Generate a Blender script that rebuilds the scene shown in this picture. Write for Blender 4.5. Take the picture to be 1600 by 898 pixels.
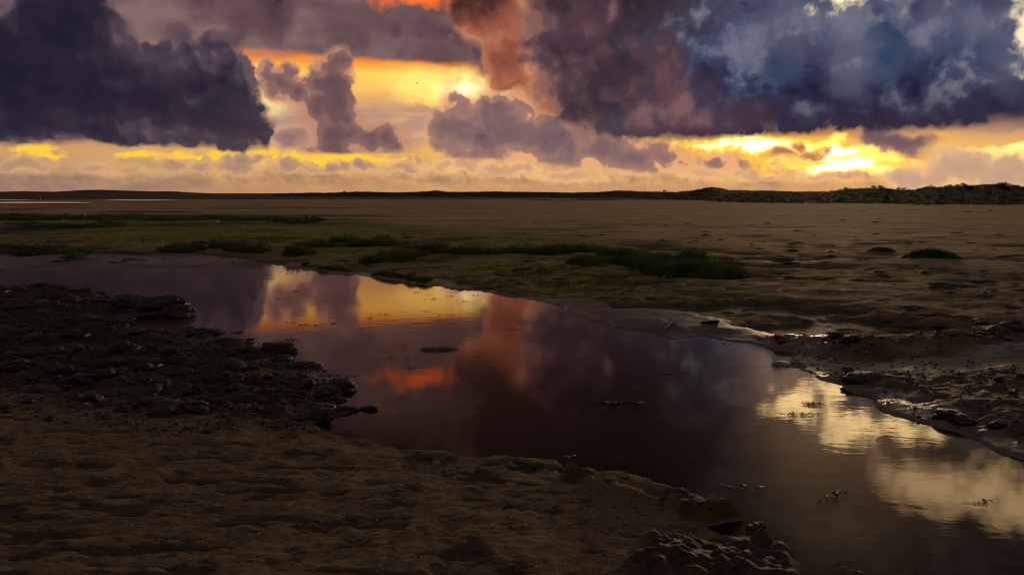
import bpy, bmesh, math, random
import numpy as np

for _o in list(bpy.data.objects):
    bpy.data.objects.remove(_o)
scene = bpy.context.scene
C = scene.collection
R = math.radians

# ------------------------------------------------------------------ camera
CAM_H = 1.5
FPX = 1244.0                       # focal length for a 1600 px wide frame (28 mm on 36 mm)
PITCH = math.atan((449 - 302) / FPX)
cam_data = bpy.data.cameras.new('camera')
cam_data.sensor_width = 36.0
cam_data.lens = FPX / 1600 * 36.0
cam_data.clip_start = 0.05
cam_data.clip_end = 60000
cam = bpy.data.objects.new('camera', cam_data)
cam.location = (0, 0, CAM_H)
cam.rotation_euler = (math.pi / 2 - PITCH, 0, 0)
C.objects.link(cam)
scene.camera = cam


def ray(px, py):
    a, b = (px - 800) / FPX, (449 - py) / FPX
    return (a, math.cos(PITCH) + math.sin(PITCH) * b, -math.sin(PITCH) + math.cos(PITCH) * b)


def azel(px, py):
    x, y, z = ray(px, py)
    return math.degrees(math.atan2(x, y)), math.degrees(math.atan2(z, math.hypot(x, y)))


def gp(px, py, z=0.0):
    """ground point seen at a photo pixel, at height z"""
    x, y, zz = ray(px, py)
    t = (z - CAM_H) / zz
    return (x * t, y * t)


# ------------------------------------------------------------------ world: Nishita sky behind procedural cloud banks
SUN_AZ, SUN_EL = 22.3, 2.4
world = bpy.data.worlds.new('World')
scene.world = world
world.use_nodes = True
WT = world.node_tree
WT.nodes.clear()


def lin(c, k=1.0):
    out = []
    for v in c:
        v = v / 255.0
        out.append((v / 12.92 if v <= 0.04045 else ((v + 0.055) / 1.055) ** 2.4) * k)
    return tuple(out) + (1.0,)


class Ex:
    """small expression helper over one node tree"""
    tree = WT

    def __init__(self, s):
        self.s = s

    def __add__(self, o): return mth('ADD', self, o)
    __radd__ = __add__
    def __sub__(self, o): return mth('SUBTRACT', self, o)
    def __rsub__(self, o): return mth('SUBTRACT', o, self)
    def __mul__(self, o): return mth('MULTIPLY', self, o)
    __rmul__ = __mul__
    def __truediv__(self, o): return mth('DIVIDE', self, o)


def put(sock, v):
    if isinstance(v, Ex):
        Ex.tree.links.new(v.s, sock)
    elif v is not None:
        sock.default_value = v


def node(t, **kw):
    n = Ex.tree.nodes.new(t)
    for k, v in kw.items():
        setattr(n, k, v)
    return n


def mth(op, a, b=None, c=None):
    n = node('ShaderNodeMath', operation=op)
    put(n.inputs[0], a); put(n.inputs[1], b)
    if c is not None:
        put(n.inputs[2], c)
    return Ex(n.outputs[0])


def vm(op, a, b=None, scale=None):
    n = node('ShaderNodeVectorMath', operation=op)
    put(n.inputs[0], a)
    if b is not None: put(n.inputs[1], b)
    if scale is not None: put(n.inputs['Scale'], scale)
    return Ex(n.outputs['Value' if op in ('LENGTH', 'DOT_PRODUCT', 'DISTANCE') else 'Vector'])


def sstep(x, a, b, lo=0.0, hi=1.0, kind='SMOOTHSTEP'):
    n = node('ShaderNodeMapRange', interpolation_type=kind)
    put(n.inputs['Value'], x)
    n.inputs['From Min'].default_value = a; n.inputs['From Max'].default_value = b
    n.inputs['To Min'].default_value = lo; n.inputs['To Max'].default_value = hi
    return Ex(n.outputs['Result'])


def noise(vec, scale, detail=4, rough=0.55, color=False, dims='2D', kind='FBM', dist=0.0):
    n = node('ShaderNodeTexNoise', noise_dimensions=dims, noise_type=kind)
    n.normalize = True
    put(n.inputs['Vector'], vec)
    n.inputs['Scale'].default_value = scale
    n.inputs['Detail'].default_value = detail
    n.inputs['Roughness'].default_value = rough
    n.inputs['Distortion'].default_value = dist
    return Ex(n.outputs['Color' if color else 0])


def voro(vec, scale, detail=2, rough=0.5, dims='2D', lac=2.2):
    n = node('ShaderNodeTexVoronoi', voronoi_dimensions=dims, feature='F1')
    n.normalize = True
    put(n.inputs['Vector'], vec)
    n.inputs['Scale'].default_value = scale
    n.inputs['Detail'].default_value = detail
    n.inputs['Roughness'].default_value = rough
    n.inputs['Lacunarity'].default_value = lac
    return Ex(n.outputs['Distance'])


def ramp(fac, stops, interp='LINEAR'):
    n = node('ShaderNodeValToRGB')
    cr = n.color_ramp
    cr.interpolation = interp
    while len(cr.elements) < len(stops):
        cr.elements.new(0.5)
    for e, (p, c) in zip(cr.elements, stops):
        e.position = p
        e.color = c if len(c) == 4 else tuple(c) + (1,)
    put(n.inputs[0], fac)
    return Ex(n.outputs[0])


def mixc(f, a, b, mode='MIX'):
    n = node('ShaderNodeMix', data_type='RGBA', blend_type=mode)
    n.clamp_factor = True
    put(n.inputs['Factor'], f)
    put(n.inputs[6], a); put(n.inputs[7], b)
    return Ex(n.outputs[2])


def ell(P, e):
    """signed 'inside' distance (degrees) of one ellipse given in photo pixels"""
    cx, cy, rx, ry = e[:4]
    rot = e[4] if len(e) > 4 else 0
    c = azel(cx, cy)
    rx = (azel(cx + rx, cy)[0] - azel(cx - rx, cy)[0]) / 2
    ry = (azel(cx, cy - ry)[1] - azel(cx, cy + ry)[1]) / 2
    if len(e) > 5:      # given by its mirror image in the creek
        c = (c[0], -c[1])
    n = node('ShaderNodeMapping', vector_type='TEXTURE')
    put(n.inputs['Vector'], P)
    n.inputs['Location'].default_value = (c[0], c[1], 0)
    n.inputs['Rotation'].default_value = (0, 0, R(rot))
    n.inputs['Scale'].default_value = (rx, ry, 1)
    L = vm('LENGTH', Ex(n.outputs[0]))
    m = min(rx, ry)
    return mth('MULTIPLY_ADD', L, -m, m)


def union(P, es, k=0.6):
    d = None
    for e in es:
        x = ell(P, e)
        d = x if d is None else mth('SMOOTH_MAX', d, x, k)
    return d


def vpx(py):  # elevation (deg) of a photo row in mid-frame
    return azel(800, py)[1]


def upx(px):
    return azel(px, 200)[0]

def build_sky():
    tc = node('ShaderNodeTexCoord')
    D = Ex(tc.outputs['Generated'])
    sp = node('ShaderNodeSeparateXYZ'); put(sp.inputs[0], D)
    X, Y, Z = (Ex(sp.outputs[i]) for i in range(3))
    az = mth('ARCTAN2', X, Y) * 57.29578
    el = mth('ARCSINE', mth('MINIMUM', Z, 0.99999)) * 57.29578

    # ---- clear sky, and a torn veil of high cloud all the way round
    sky = node('ShaderNodeTexSky', sky_type='NISHITA')
    sky.sun_disc = False
    sky.sun_elevation = R(SUN_EL)
    sky.sun_rotation = R(SUN_AZ)
    sky.air_density = 1.6
    sky.dust_density = 3.0
    clear = mixc(1.0, Ex(sky.outputs[0]), (0.055, 0.05, 0.05, 1), 'MULTIPLY')
    nv = noise(D, 2.6, 5, 0.6, dims='3D')
    veil = ramp(nv, [(0.30, lin((58, 52, 70))), (0.48, lin((96, 84, 96))), (0.62, lin((140, 122, 118))), (0.78, lin((186, 166, 150)))])
    base = mixc(0.86, clear, veil)

    # ---- everything below stands in the part of the sky toward the low sun
    cb = node('ShaderNodeCombineXYZ'); put(cb.inputs[0], az); put(cb.inputs[1], el)
    P0 = Ex(cb.outputs[0])
    w1 = vm('SUBTRACT', noise(P0, 0.30, 2, 0.5, color=True), (0.5, 0.5, 0.5))
    w2 = vm('SUBTRACT', noise(P0, 1.5, 3, 0.55, color=True), (0.5, 0.5, 0.5))
    Pw = vm('ADD', P0, vm('SCALE', w1, scale=1.6))
    P = vm('ADD', Pw, vm('SCALE', w2, scale=0.42))
    S = vm('MULTIPLY', P0, (0.2, 1.0, 1.0))                        # stretched: streaky layers

    def dome(vec, s, det=0):
        x = voro(vec, s, det, 0.45)
        return 1.0 - x * x * 1.6
    B = dome(P, 0.55, 1.6)                                         # cauliflower heads
    Bf = dome(Pw, 1.25, 1)                                           # small heads near the horizon
    Po = vm('ADD', Pw, (0.34, 0.50, 0))
    rel = (dome(Pw, 0.27) - dome(Po, 0.27)) * 0.9 + (dome(Pw, 0.62, 1) - dome(Po, 0.62, 1)) * 0.45
    n1 = noise(Pw, 0.30, 4, 0.5) - 0.5
    n2 = noise(vm('ADD', P0, (31, 7, 0)), 0.7, 4, 0.55) - 0.5
    ns = noise(vm('ADD', S, (3, 11, 0)), 1.1, 4, 0.55) - 0.5
    edge = (B - 0.62) * 1.0 + n2 * 1.0                              # common ragged term, degrees
    edgef = (Bf - 0.62) * 0.5 + n2 * 0.5
    feather = sstep(n1 + n2 * 0.6, -0.16, 0.16, 0.35, 1.25)          # crisp here, torn and misty there
    acc = base

    def after(a):
        """P again, evaluated only once layer a is known (keeps the shader's working set small)"""
        n = node('ShaderNodeVectorMath', operation='MULTIPLY_ADD')
        put(n.inputs[0], a)
        n.inputs[1].default_value = (1e-9, 1e-9, 0)
        put(n.inputs[2], P)
        return Ex(n.outputs[0])

    # ---- afterglow in the gap between the deck and the horizon
    v = el + ns * 0.9 + n2 * 0.3
    vv = sstep(v, 0.0, 12.0, kind='LINEAR')
    glow = ramp(vv, [
        (0.00, lin((196, 146, 104))), (0.10, lin((214, 160, 104))), (0.17, lin((228, 172, 104))), (0.25, lin((236, 180, 104))),
        (0.33, lin((200, 152, 118))), (0.42, lin((182, 146, 128))), (0.50, lin((214, 162, 118))), (0.57, lin((250, 186, 100))),
        (0.67, lin((255, 194, 88), 1.25)), (0.735, lin((255, 156, 58), 1.0)), (0.78, lin((214, 124, 78))), (0.86, lin((118, 88, 90)))])
    cool = ramp(vv, [
        (0.00, lin((150, 116, 104))), (0.13, lin((176, 138, 112))), (0.20, lin((208, 158, 104))), (0.28, lin((196, 148, 104))),
        (0.36, lin((150, 120, 120))), (0.60, lin((138, 112, 112))), (0.80, lin((128, 102, 102)))])
    side = mth('MAXIMUM', sstep(az, -32, -14, 1, 0), sstep(az, 30, 48, 0, 1))
    glow = mixc(side, glow, cool)
    acc = mixc(sstep(v, 10.2, 8.9, 0, 1), acc, glow)

    # white-hot openings where the low sun burns through
    def hot(es, col, lo, hi, rag=0.5):
        nonlocal acc
        d = union(after(acc), es, 0.25) + (ns * 1.0 + n2 * 0.7) * rag
        acc = mixc(sstep(d, lo, hi), acc, col)
    hot([(705, 134, 75, 22)], lin((255, 210, 110), 1.4), -0.8, 0.5, 0.8)
    hot([(726, 140, 30, 12)], lin((255, 240, 180), 2.0), -0.5, 0.4, 0.7)
    hot([(430, 150, 46, 36)], lin((255, 216, 150), 1.05), -0.8, 0.6, 0.8)
    hot([(510, 246, 120, 12), (300, 243, 90, 9), (70, 243, 44, 7), (622, 250, 36, 9)], lin((255, 204, 64), 1.05), -0.2, 0.16, 1.3)
    hot([(1210, 236, 190, 22, 0), (1330, 258, 130, 16), (1120, 230, 80, 10)], lin((255, 184, 72), 1.05), -0.9, 0.2, 1.1)

    # soft streaks in the glow
    st = union(after(acc), [(640, 178, 120, 12), (620, 212, 130, 12), (560, 195, 60, 20), (470, 190, 70, 28)], 0.3) + ns * 1.8
    acc = mixc(sstep(st, -0.4, 0.6) * 0.8, acc, ramp(ns * 1.6 + 0.5, [(0.2, lin((150, 124, 124))), (0.5, lin((190, 146, 124))), (0.8, lin((226, 170, 124)))]))

    # ---- haze and small cumulus rows standing on the horizon
    nh = noise(vm('MULTIPLY', P0, (0.55, 1.0, 1.0)), 0.42, 4, 0.55) - 0.5
    cum = sstep(el, 0.5, 3.3, 0.75, -1.15, 'LINEAR') + (Bf - 0.62) * 0.85 + nh * 3.0 + n2 * 0.7
    cshade = (Bf - dome(vm('ADD', Pw, (0.08, 0.22, 0)), 1.25, 1)) * 0.42 + ns * 0.9 + n2 * 0.7 + nh * 0.8 + 0.5 + sstep(cum, 0.0, 0.5, 0.10, -0.06)
    ccol = ramp(cshade, [(0.15, lin((146, 114, 98))), (0.45, lin((188, 144, 104))), (0.75, lin((224, 172, 110)))])
    ccl = ramp(cshade, [(0.15, lin((124, 100, 94))), (0.45, lin((156, 124, 102))), (0.75, lin((194, 154, 110)))])
    ccr = ramp(cshade, [(0.15, lin((166, 124, 104))), (0.45, lin((218, 160, 108))), (0.8, lin((250, 190, 108)))])
    ccol = mixc(sstep(az, -14, -30), ccol, ccl)
    ccol = mixc(sstep(az, 6, 18) * sstep(az, 36, 29), ccol, ccr)
    acc = mixc(sstep(cum, -0.10, 0.16) * 0.9, acc, ccol)
    acc = mixc(sstep(el, 1.3, 0.1) * 0.75, acc, mixc(sstep(az, -10, -30), lin((206, 152, 104)), lin((160, 122, 106))))
    # the sun's own gap, in front of the haze
    hot([(1175, 226, 80, 8, -2), (1300, 244, 60, 9), (1330, 264, 75, 8), (1270, 226, 40, 5), (1375, 246, 40, 5)], lin((255, 214, 96), 1.6), -0.34, 0.06, 0.8)
    hot([(1175, 227, 56, 5, -2), (1320, 262, 50, 7), (1300, 242, 30, 6)], lin((255, 240, 180), 3.2), -0.2, 0.14, 0.7)
    hot([(1580, 238, 56, 9), (1572, 250, 14, 8)], lin((255, 226, 120), 1.8), -0.3, 0.12, 0.7)

    def bank(es, k, soft, kd, kr, kn, stops, rag=1.0, ed=None, bias=0.0, tint=None, cut=None):
        """one cloud bank: union of ellipses with ragged edge; colour runs from its thin rim to its thick core"""
        nonlocal acc
        d = union(after(acc), es, k) + (ed if ed is not None else edge) * rag + bias
        if cut is not None:
            d = mth('SMOOTH_MIN', d, cut, 0.3)
        t = d * kd + rel * kr + n1 * kn + n2 * (kn * 0.6)
        col = ramp(t, stops, 'EASE')
        if tint is not None:
            col = tint(col, t, d)
        acc = mixc(sstep(d * feather, -soft, soft), acc, col)
        return d

    # single small cumulus standing out of the horizon rows
    bank([(30, 262, 36, 11), (150, 264, 40, 10), (272, 260, 26, 13), (300, 268, 40, 9), (385, 251, 34, 9), (372, 262, 50, 8), (462, 258, 18, 8), (505, 262, 40, 8), (572, 262, 30, 10), (630, 266, 50, 9)], 0.25, 0.22, 0.9, 0.45, 0.4,
         [(0, lin((226, 176, 122))), (0.25, lin((184, 144, 116))), (0.7, lin((148, 118, 108)))], 0.9, edgef, -0.02, cut=el - vpx(274) + n2 * 0.6 + ns * 0.4)
    bank([(720, 262, 40, 8), (800, 266, 50, 9), (890, 274, 60, 7), (1005, 258, 34, 12), (1085, 264, 34, 10), (1150, 270, 40, 7), (1215, 280, 50, 7), (1300, 284, 60, 6), (1420, 284, 50, 6)], 0.25, 0.22, 0.9, 0.45, 0.4,
         [(0, lin((252, 196, 132))), (0.25, lin((214, 164, 124))), (0.7, lin((172, 132, 114)))], 0.9, edgef, -0.02, cut=el - vpx(284) + n2 * 0.5 + ns * 0.3)

    # ---- mauve deck over the left centre, lit orange along its lower edge
    deckd = (el + ns * 0.5 + n2 * 0.25) - sstep(az, -20, -2, vpx(92), vpx(104))
    deckc = ramp(n1 * 0.9 + ns * 0.3 + n2 * 0.15 + 0.5 + sstep(az, -8, -24, 0, 0.16), [(0.2, lin((82, 60, 68))), (0.45, lin((104, 80, 82))), (0.75, lin((132, 106, 104)))])
    deckc = mixc(sstep(deckd, 0.45, -0.15), deckc, lin((232, 128, 64)))
    acc = mixc(sstep(deckd, -0.25, 0.35) * sstep(az, 6, -2) * sstep(el, 34, 22), acc, deckc)
    bank([(425, 0, 38, 50), (330, -20, 60, 30)], 0.5, 1.1, 0.3, 0.1, 0.2, [(0, lin((92, 68, 74))), (0.5, lin((66, 46, 60)))], 0.7)
    bank([(700, 58, 85, 24, -22), (748, 88, 24, 26), (620, 45, 70, 12, -12)], 0.5, 0.6, 0.35, 0.15, 0.2, [(0, lin((108, 82, 84))), (0.5, lin((76, 58, 72)))], 0.6)
    d = union(after(acc), [(650, -4, 30, 8)], 0.4) + edge * 0.7 + n2 * 0.8
    acc = mixc(sstep(d, -0.6, 0.6), acc, lin((255, 112, 36), 1.2))
    acc = mixc(sstep(el + n1 * 2, 14.6, 17.0) * sstep(az, 20, 4), acc, ramp(n1 + n2 * 0.7 + 0.5, [(0.3, lin((56, 38, 38))), (0.7, lin((96, 70, 66)))]))

    shared = acc
    # ================= left of the glow
    # ---- middle tower cloud
    bank([(460, 216, 34, 22)], 0.3, 0.3, 0.5, 0.6, 0.3, [(0, lin((206, 160, 132))), (0.3, lin((160, 124, 116))), (0.7, lin((126, 98, 98)))], 0.6, edgef)
    bank([(440, 134, 26, 18), (462, 152, 34, 20, -35), (492, 180, 30, 26, -40), (516, 112, 32, 30), (518, 130, 34, 34), (522, 165, 34, 40), (528, 208, 44, 30), (592, 218, 40, 18),
          (552, 230, 66, 12), (425, 122, 10, 16), (455, 114, 9, 12)], 0.5, 0.20, 0.36, 0.9, 0.35,
         [(0, lin((190, 136, 112))), (0.10, lin((138, 102, 98))), (0.35, lin((110, 82, 84))), (0.9, lin((80, 62, 72)))], 0.6, edgef, 0.14,
         cut=el - vpx(241) + ns * 0.3)

    # ---- the great dark bank on the left
    def left_tint(col, t, d):
        warm = sstep(az, -26, -16) * sstep(el, 7, 3.4)
        return mixc(warm * 0.7, col, ramp(rel * 0.9 + n2 * 0.8 + n1 * 0.6 + 0.5, [(0.2, lin((46, 36, 46))), (0.55, lin((68, 54, 64))), (0.85, lin((96, 78, 84)))]))
    bank([(90, 40, 110, 110), (20, 130, 200, 120), (160, 140, 110, 90), (230, 160, 110, 70), (300, 124, 60, 54), (340, 112, 56, 44), (376, 130, 22, 40), (330, 190, 92, 60), (288, 66, 15, 20), (334, 70, 20, 18), (240, 84, 26, 18),
          (392, 205, 30, 34), (60, -120, 160, 130), (-260, 60, 260, 190), (100, 215, 240, 30)], 0.5, 0.17, 0.22, 0.85, 0.3,
         [(0.0, lin((104, 82, 90))), (0.10, lin((78, 64, 78))), (0.24, lin((54, 45, 60))), (0.5, lin((40, 34, 50))), (0.9, lin((32, 28, 46)))], 0.75, None, 0.0, left_tint,
         cut=el - vpx(236) + ns * 0.45 + n2 * 0.4 + n1 * 1.6)

    bank([(288, 64, 14, 16), (334, 72, 22, 16), (242, 86, 30, 18), (376, 118, 16, 20), (200, 60, 20, 40)], 0.5, 0.8, 0.3, 0.9, 0.5,
         [(0, lin((74, 62, 76))), (0.4, lin((98, 82, 92))), (0.9, lin((124, 104, 108)))], 0.7, None, -0.55)
    acc_left = acc
    # ================= right of the glow
    acc = shared
    # ---- pale far cumulus at the right horizon
    bank([(1500, 262, 80, 30), (1580, 272, 60, 30), (1440, 276, 60, 20), (1560, 254, 30, 12)], 0.5, 0.25, 0.35, 0.4, 0.4,
         [(0, lin((240, 190, 134))), (0.25, lin((204, 164, 132))), (0.7, lin((166, 136, 122)))], 0.8, edgef)
    # dusky puffs against the hot gap
    bank([(1225, 238, 22, 9), (1268, 240, 28, 8), (1245, 228, 12, 7)], 0.2, 0.16, 0.9, 0.5, 0.3,
         [(0, lin((244, 172, 92))), (0.3, lin((180, 124, 90))), (0.7, lin((128, 92, 84)))], 0.7, edgef)
    bank([(1410, 224, 50, 15), (1370, 216, 36, 14)], 0.3, 0.2, 0.6, 0.4, 0.3,
         [(0, lin((190, 140, 110))), (0.3, lin((118, 92, 96))), (0.7, lin((86, 70, 86)))], 0.6, edgef)

    # ---- burning orange column
    bank([(765, 10, 56, 60, 20), (795, 90, 32, 70), (800, 150, 44, 46), (840, 190, 50, 22), (815, -90, 75, 80), (850, 160, 50, 50)], 0.8, 0.6, 0.28, 0.7, 0.35,
         [(0, lin((210, 138, 104))), (0.16, lin((176, 104, 78))), (0.42, lin((142, 80, 62))), (0.75, lin((90, 50, 50)))], 0.45, None, 0.1,
         lambda col, t, d: mixc(sstep(el + n2 * 2, 6.6, 4.6), mixc(sstep(el + n1 * 3 - az * 0.35, 12.0, 14.6), col, lin((62, 38, 38))), ramp(n1 + n2 + 0.5, [(0.3, lin((140, 96, 90))), (0.7, lin((214, 150, 116)))])))

    # ---- lower mauve bank right of centre
    bank([(840, 214, 70, 36), (760, 208, 80, 44), (720, 196, 36, 30), (704, 160, 11, 18), (722, 158, 8, 8), (775, 166, 40, 24), (930, 238, 70, 28), (880, 228, 60, 32), (1010, 252, 56, 22), (1080, 260, 60, 14)],
         0.6, 0.28, 0.30, 0.9, 0.4,
         [(0, lin((236, 172, 126))), (0.12, lin((160, 120, 110))), (0.40, lin((126, 98, 100))), (0.85, lin((84, 64, 78)))], 0.6, edgef, 0.26,
         cut=el - sstep(az, -3, 11, vpx(250), vpx(270)) + ns * 0.3)

    # ---- the great dark mass: purple on the left, blue on the right
    def big_tint(col, t, d):
        low = sstep(el, vpx(130), vpx(210), 0, 1)
        blue = ramp(rel * 0.75 + n1 * 1.1 + n2 * 0.6 + sstep(el, 2.5, 16, 0.22, 0.56, 'LINEAR'), [
            (0.10, lin((30, 32, 54))), (0.32, lin((46, 50, 76))), (0.46, lin((66, 72, 98))), (0.60, lin((106, 108, 122))), (0.8, lin((156, 150, 150)))], 'EASE')
        blue = mixc(low * 0.75, blue, lin((54, 42, 60)))
        blue = mixc(sstep(el + n1 * 4, 12.0, 17.0) * 0.85, blue, ramp(n1 + n2 + 0.5, [(0.3, lin((30, 25, 30))), (0.7, lin((56, 47, 50)))]))
        col = mixc(sstep(el + n1 * 4, 11.0, 15.0) * 0.85, col, lin((44, 28, 30)))
        f = sstep(az + n1 * 9 - el * 0.35, 4.5, 11.0)
        return mixc(f, col, blue)
    bank([(900, 60, 84, 110), (960, 120, 116, 96), (1060, 170, 130, 50), (1000, 20, 160, 110), (1200, 90, 190, 120), (1400, 90, 220, 124), (1600, 80, 220, 130), (1300, -120, 420, 160),
          (1150, 202, 90, 20), (1800, 60, 260, 150), (1350, -420, 900, 380)],
         1.2, 0.30, 0.17, 0.95, 0.6,
         [(0.0, lin((136, 96, 90))), (0.10, lin((108, 80, 82))), (0.28, lin((82, 61, 68))), (0.55, lin((62, 48, 60))), (0.9, lin((46, 38, 54)))], 0.8, None, 0.1, big_tint,
         cut=(el - sstep(az, 5, 33, vpx(218), vpx(212))) + ns * 0.5 + n2 * 0.4 + n1 * 0.9)
    # paler mauve shoulders in the mass
    bank([(1060, 160, 40, 50, 10), (1100, 190, 60, 24), (1010, 185, 30, 34), (920, 45, 34, 20), (955, 20, 16, 30)], 0.8, 1.0, 0.3, 0.4, 0.5, [(0, lin((92, 64, 74))), (0.35, lin((124, 90, 92))), (0.8, lin((146, 108, 104)))], 0.8, None, -0.35,
         cut=el - vpx(208) + ns * 0.3)
    # grey sunlit heads and blue hollows on the right
    bank([(1170, 70, 46, 40), (1130, 82, 26, 14), (1250, 30, 80, 26), (1330, 60, 40, 60), (1450, 45, 40, 34, 30), (1520, 40, 34, 34), (1570, 60, 50, 24), (1400, 20, 50, 14, -30)], 0.5, 0.5, 0.3, 0.5, 0.5,
         [(0, lin((80, 86, 112))), (0.3, lin((108, 110, 128))), (0.6, lin((136, 132, 138))), (0.9, lin((168, 158, 154)))], 0.9, None, -0.25)
    bank([(1395, 60, 34, 40, 20), (1500, 54, 14, 40), (1370, 96, 44, 36), (1545, 72, 36, 20, -30), (1220, 108, 24, 22)], 0.5, 0.5, 0.3, 0.2, 0.3,
         [(0, lin((60, 72, 102))), (0.5, lin((38, 56, 90))), (0.9, lin((32, 48, 80)))], 0.8, None, -0.3)

    # lit grey crowns along the top right
    bank([(1290, 12, 90, 22), (1240, 60, 40, 20), (1330, 100, 30, 40), (1560, 30, 60, 26), (1470, 16, 40, 16), (1590, 100, 40, 30)], 0.6, 0.8, 0.28, 0.7, 0.6,
         [(0, lin((96, 98, 116))), (0.3, lin((126, 124, 134))), (0.6, lin((156, 150, 150))), (0.95, lin((190, 178, 166)))], 1.0, None, -0.35)

    # ---- bright breaks overhead, above the frame (seen mirrored in the creek)
    def brk(es, col, lo=-0.8, hi=0.8, nn=0.8):
        nonlocal acc
        d = union(after(acc), es, 0.5) + edge * 1.0 + n1 * nn + n2 * 1.2
        acc = mixc(sstep(d, lo, hi), acc, col)
    brk([(1316, -6, 22, 8), (1608, 40, 12, 26)], lin((246, 226, 184), 1.1), -0.5, 0.4)
    brk([(1250, 636, 34, 14, 0, 1), (1288, 608, 24, 9, 0, 1), (1345, 664, 44, 14, 0, 1), (1405, 668, 50, 15, 0, 1)], lin((255, 226, 164), 4.2), -0.5, 0.7, 0.5)
    brk([(1470, 765, 60, 26, 0, 1), (1570, 780, 70, 34, 0, 1)], lin((255, 220, 164), 2.6), -1.2, 1.3, 1.2)
    brk([(1330, 835, 40, 20, 0, 1)], lin((120, 100, 86), 1.0), -1.2, 2.0, 2.0)

    outs = []
    for c in (base, acc_left, acc):
        bg = node('ShaderNodeBackground')
        put(bg.inputs['Color'], mixc(1.0, c, (10, 10, 10, 1), 'MULTIPLY'))
        bg.inputs['Strength'].default_value = 0.1
        outs.append(bg.outputs[0])
    sector = sstep(mth('ABSOLUTE', az - 5.0), 62.0, 46.0) * sstep(el, 40.0, 30.0) * sstep(el, -1.2, -0.8)
    half = node('ShaderNodeMixShader')
    put(half.inputs[0], sstep(az, -6.5, -6.3))
    WT.links.new(outs[1], half.inputs[1]); WT.links.new(outs[2], half.inputs[2])
    ms = node('ShaderNodeMixShader')
    put(ms.inputs[0], sector)
    WT.links.new(outs[0], ms.inputs[1]); WT.links.new(half.outputs[0], ms.inputs[2])
    out = node('ShaderNodeOutputWorld')
    WT.links.new(ms.outputs[0], out.inputs[0])


build_sky()
world.cycles.sampling_method = 'MANUAL'
world.cycles.sample_map_resolution = 256

# ------------------------------------------------------------------ the low sun, filtered by cloud
sun_data = bpy.data.lights.new('sun', 'SUN')
sun_data.energy = 1.1
sun_data.angle = R(10)
sun_data.color = (1.0, 0.66, 0.36)
sun = bpy.data.objects.new('sun', sun_data)
sun.rotation_euler = (R(90 - SUN_EL), 0, R(180 - SUN_AZ))
sun.location = (0, 0, 30)
C.objects.link(sun)

scene.view_settings.view_transform = 'Standard'
scene.view_settings.look = 'None'
scene.view_settings.exposure = 0.0
scene.view_settings.gamma = 1.0
scene.view_settings.use_curve_mapping = False
scene.render.engine = 'CYCLES'
scene.cycles.use_adaptive_sampling = True
scene.cycles.adaptive_threshold = 0.018
scene.cycles.adaptive_min_samples = 12
scene.cycles.use_denoising = True
scene.cycles.filter_width = 1.1
scene.cycles.max_bounces = 6
scene.cycles.diffuse_bounces = 2
scene.cycles.glossy_bounces = 3
scene.cycles.transparent_max_bounces = 8
scene.cycles.sample_clamp_indirect = 6.0

# ================================================================== helpers
rng = np.random.default_rng(11)
rnd = random.Random(5)


def _hash(ix, iy, seed):
    h = (ix.astype(np.int64) * 374761393 + iy.astype(np.int64) * 668265263 + seed * 1442695041) & 0xFFFFFFFF
    h = ((h ^ (h >> 13)) * 1274126177) & 0xFFFFFFFF
    h = h ^ (h >> 16)
    return (h & 0xFFFFFF).astype(np.float64) / 0xFFFFFF


def vnoise(x, y, seed=0):
    ix, iy = np.floor(x), np.floor(y)
    fx, fy = x - ix, y - iy
    fx = fx * fx * fx * (fx * (fx * 6 - 15) + 10); fy = fy * fy * fy * (fy * (fy * 6 - 15) + 10)
    a = _hash(ix, iy, seed); b = _hash(ix + 1, iy, seed); c = _hash(ix, iy + 1, seed); d = _hash(ix + 1, iy + 1, seed)
    return (a + (b - a) * fx) * (1 - fy) + (c + (d - c) * fx) * fy - 0.5      # -0.5 .. 0.5


def sst(a, b, x):
    t = np.clip((x - a) / (b - a), 0, 1)
    return t * t * (3 - 2 * t)


def fbm(x, y, lam, octs, seed=0, gain=0.5, sp=None, ridge=False):
    out = np.zeros_like(x); amp = 1.0
    for o in range(octs):
        c, s = math.cos(0.7 * o), math.sin(0.7 * o)
        n = vnoise((x * c - y * s) / lam + 17.3 * o, (x * s + y * c) / lam - 9.1 * o, seed + o)
        if ridge:
            n = 0.5 - np.abs(n) * 2
        w = amp if sp is None else amp * sst(1.2, 3.0, lam / sp)
        out += n * w
        amp *= gain; lam *= 0.5
    return out


def poly_sd(x, y, poly):
    """signed distance to a closed polygon, positive outside"""
    px, py = x.ravel(), y.ravel()
    d2 = np.full(px.shape, 1e18); inside = np.zeros(px.shape, bool)
    n = len(poly)
    for i in range(n):
        (x0, y0), (x1, y1) = poly[i], poly[(i + 1) % n]
        ex, ey = x1 - x0, y1 - y0
        L = ex * ex + ey * ey + 1e-12
        t = np.clip(((px - x0) * ex + (py - y0) * ey) / L, 0, 1)
        d2 = np.minimum(d2, (px - x0 - t * ex) ** 2 + (py - y0 - t * ey) ** 2)
        cond = (y0 > py) != (y1 > py)
        xi = x0 + (py - y0) / (ey if abs(ey) > 1e-12 else 1e-12) * ex
        inside ^= cond & (px < xi)
    d = np.sqrt(d2)
    return np.where(inside, -d, d).reshape(x.shape)


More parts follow.
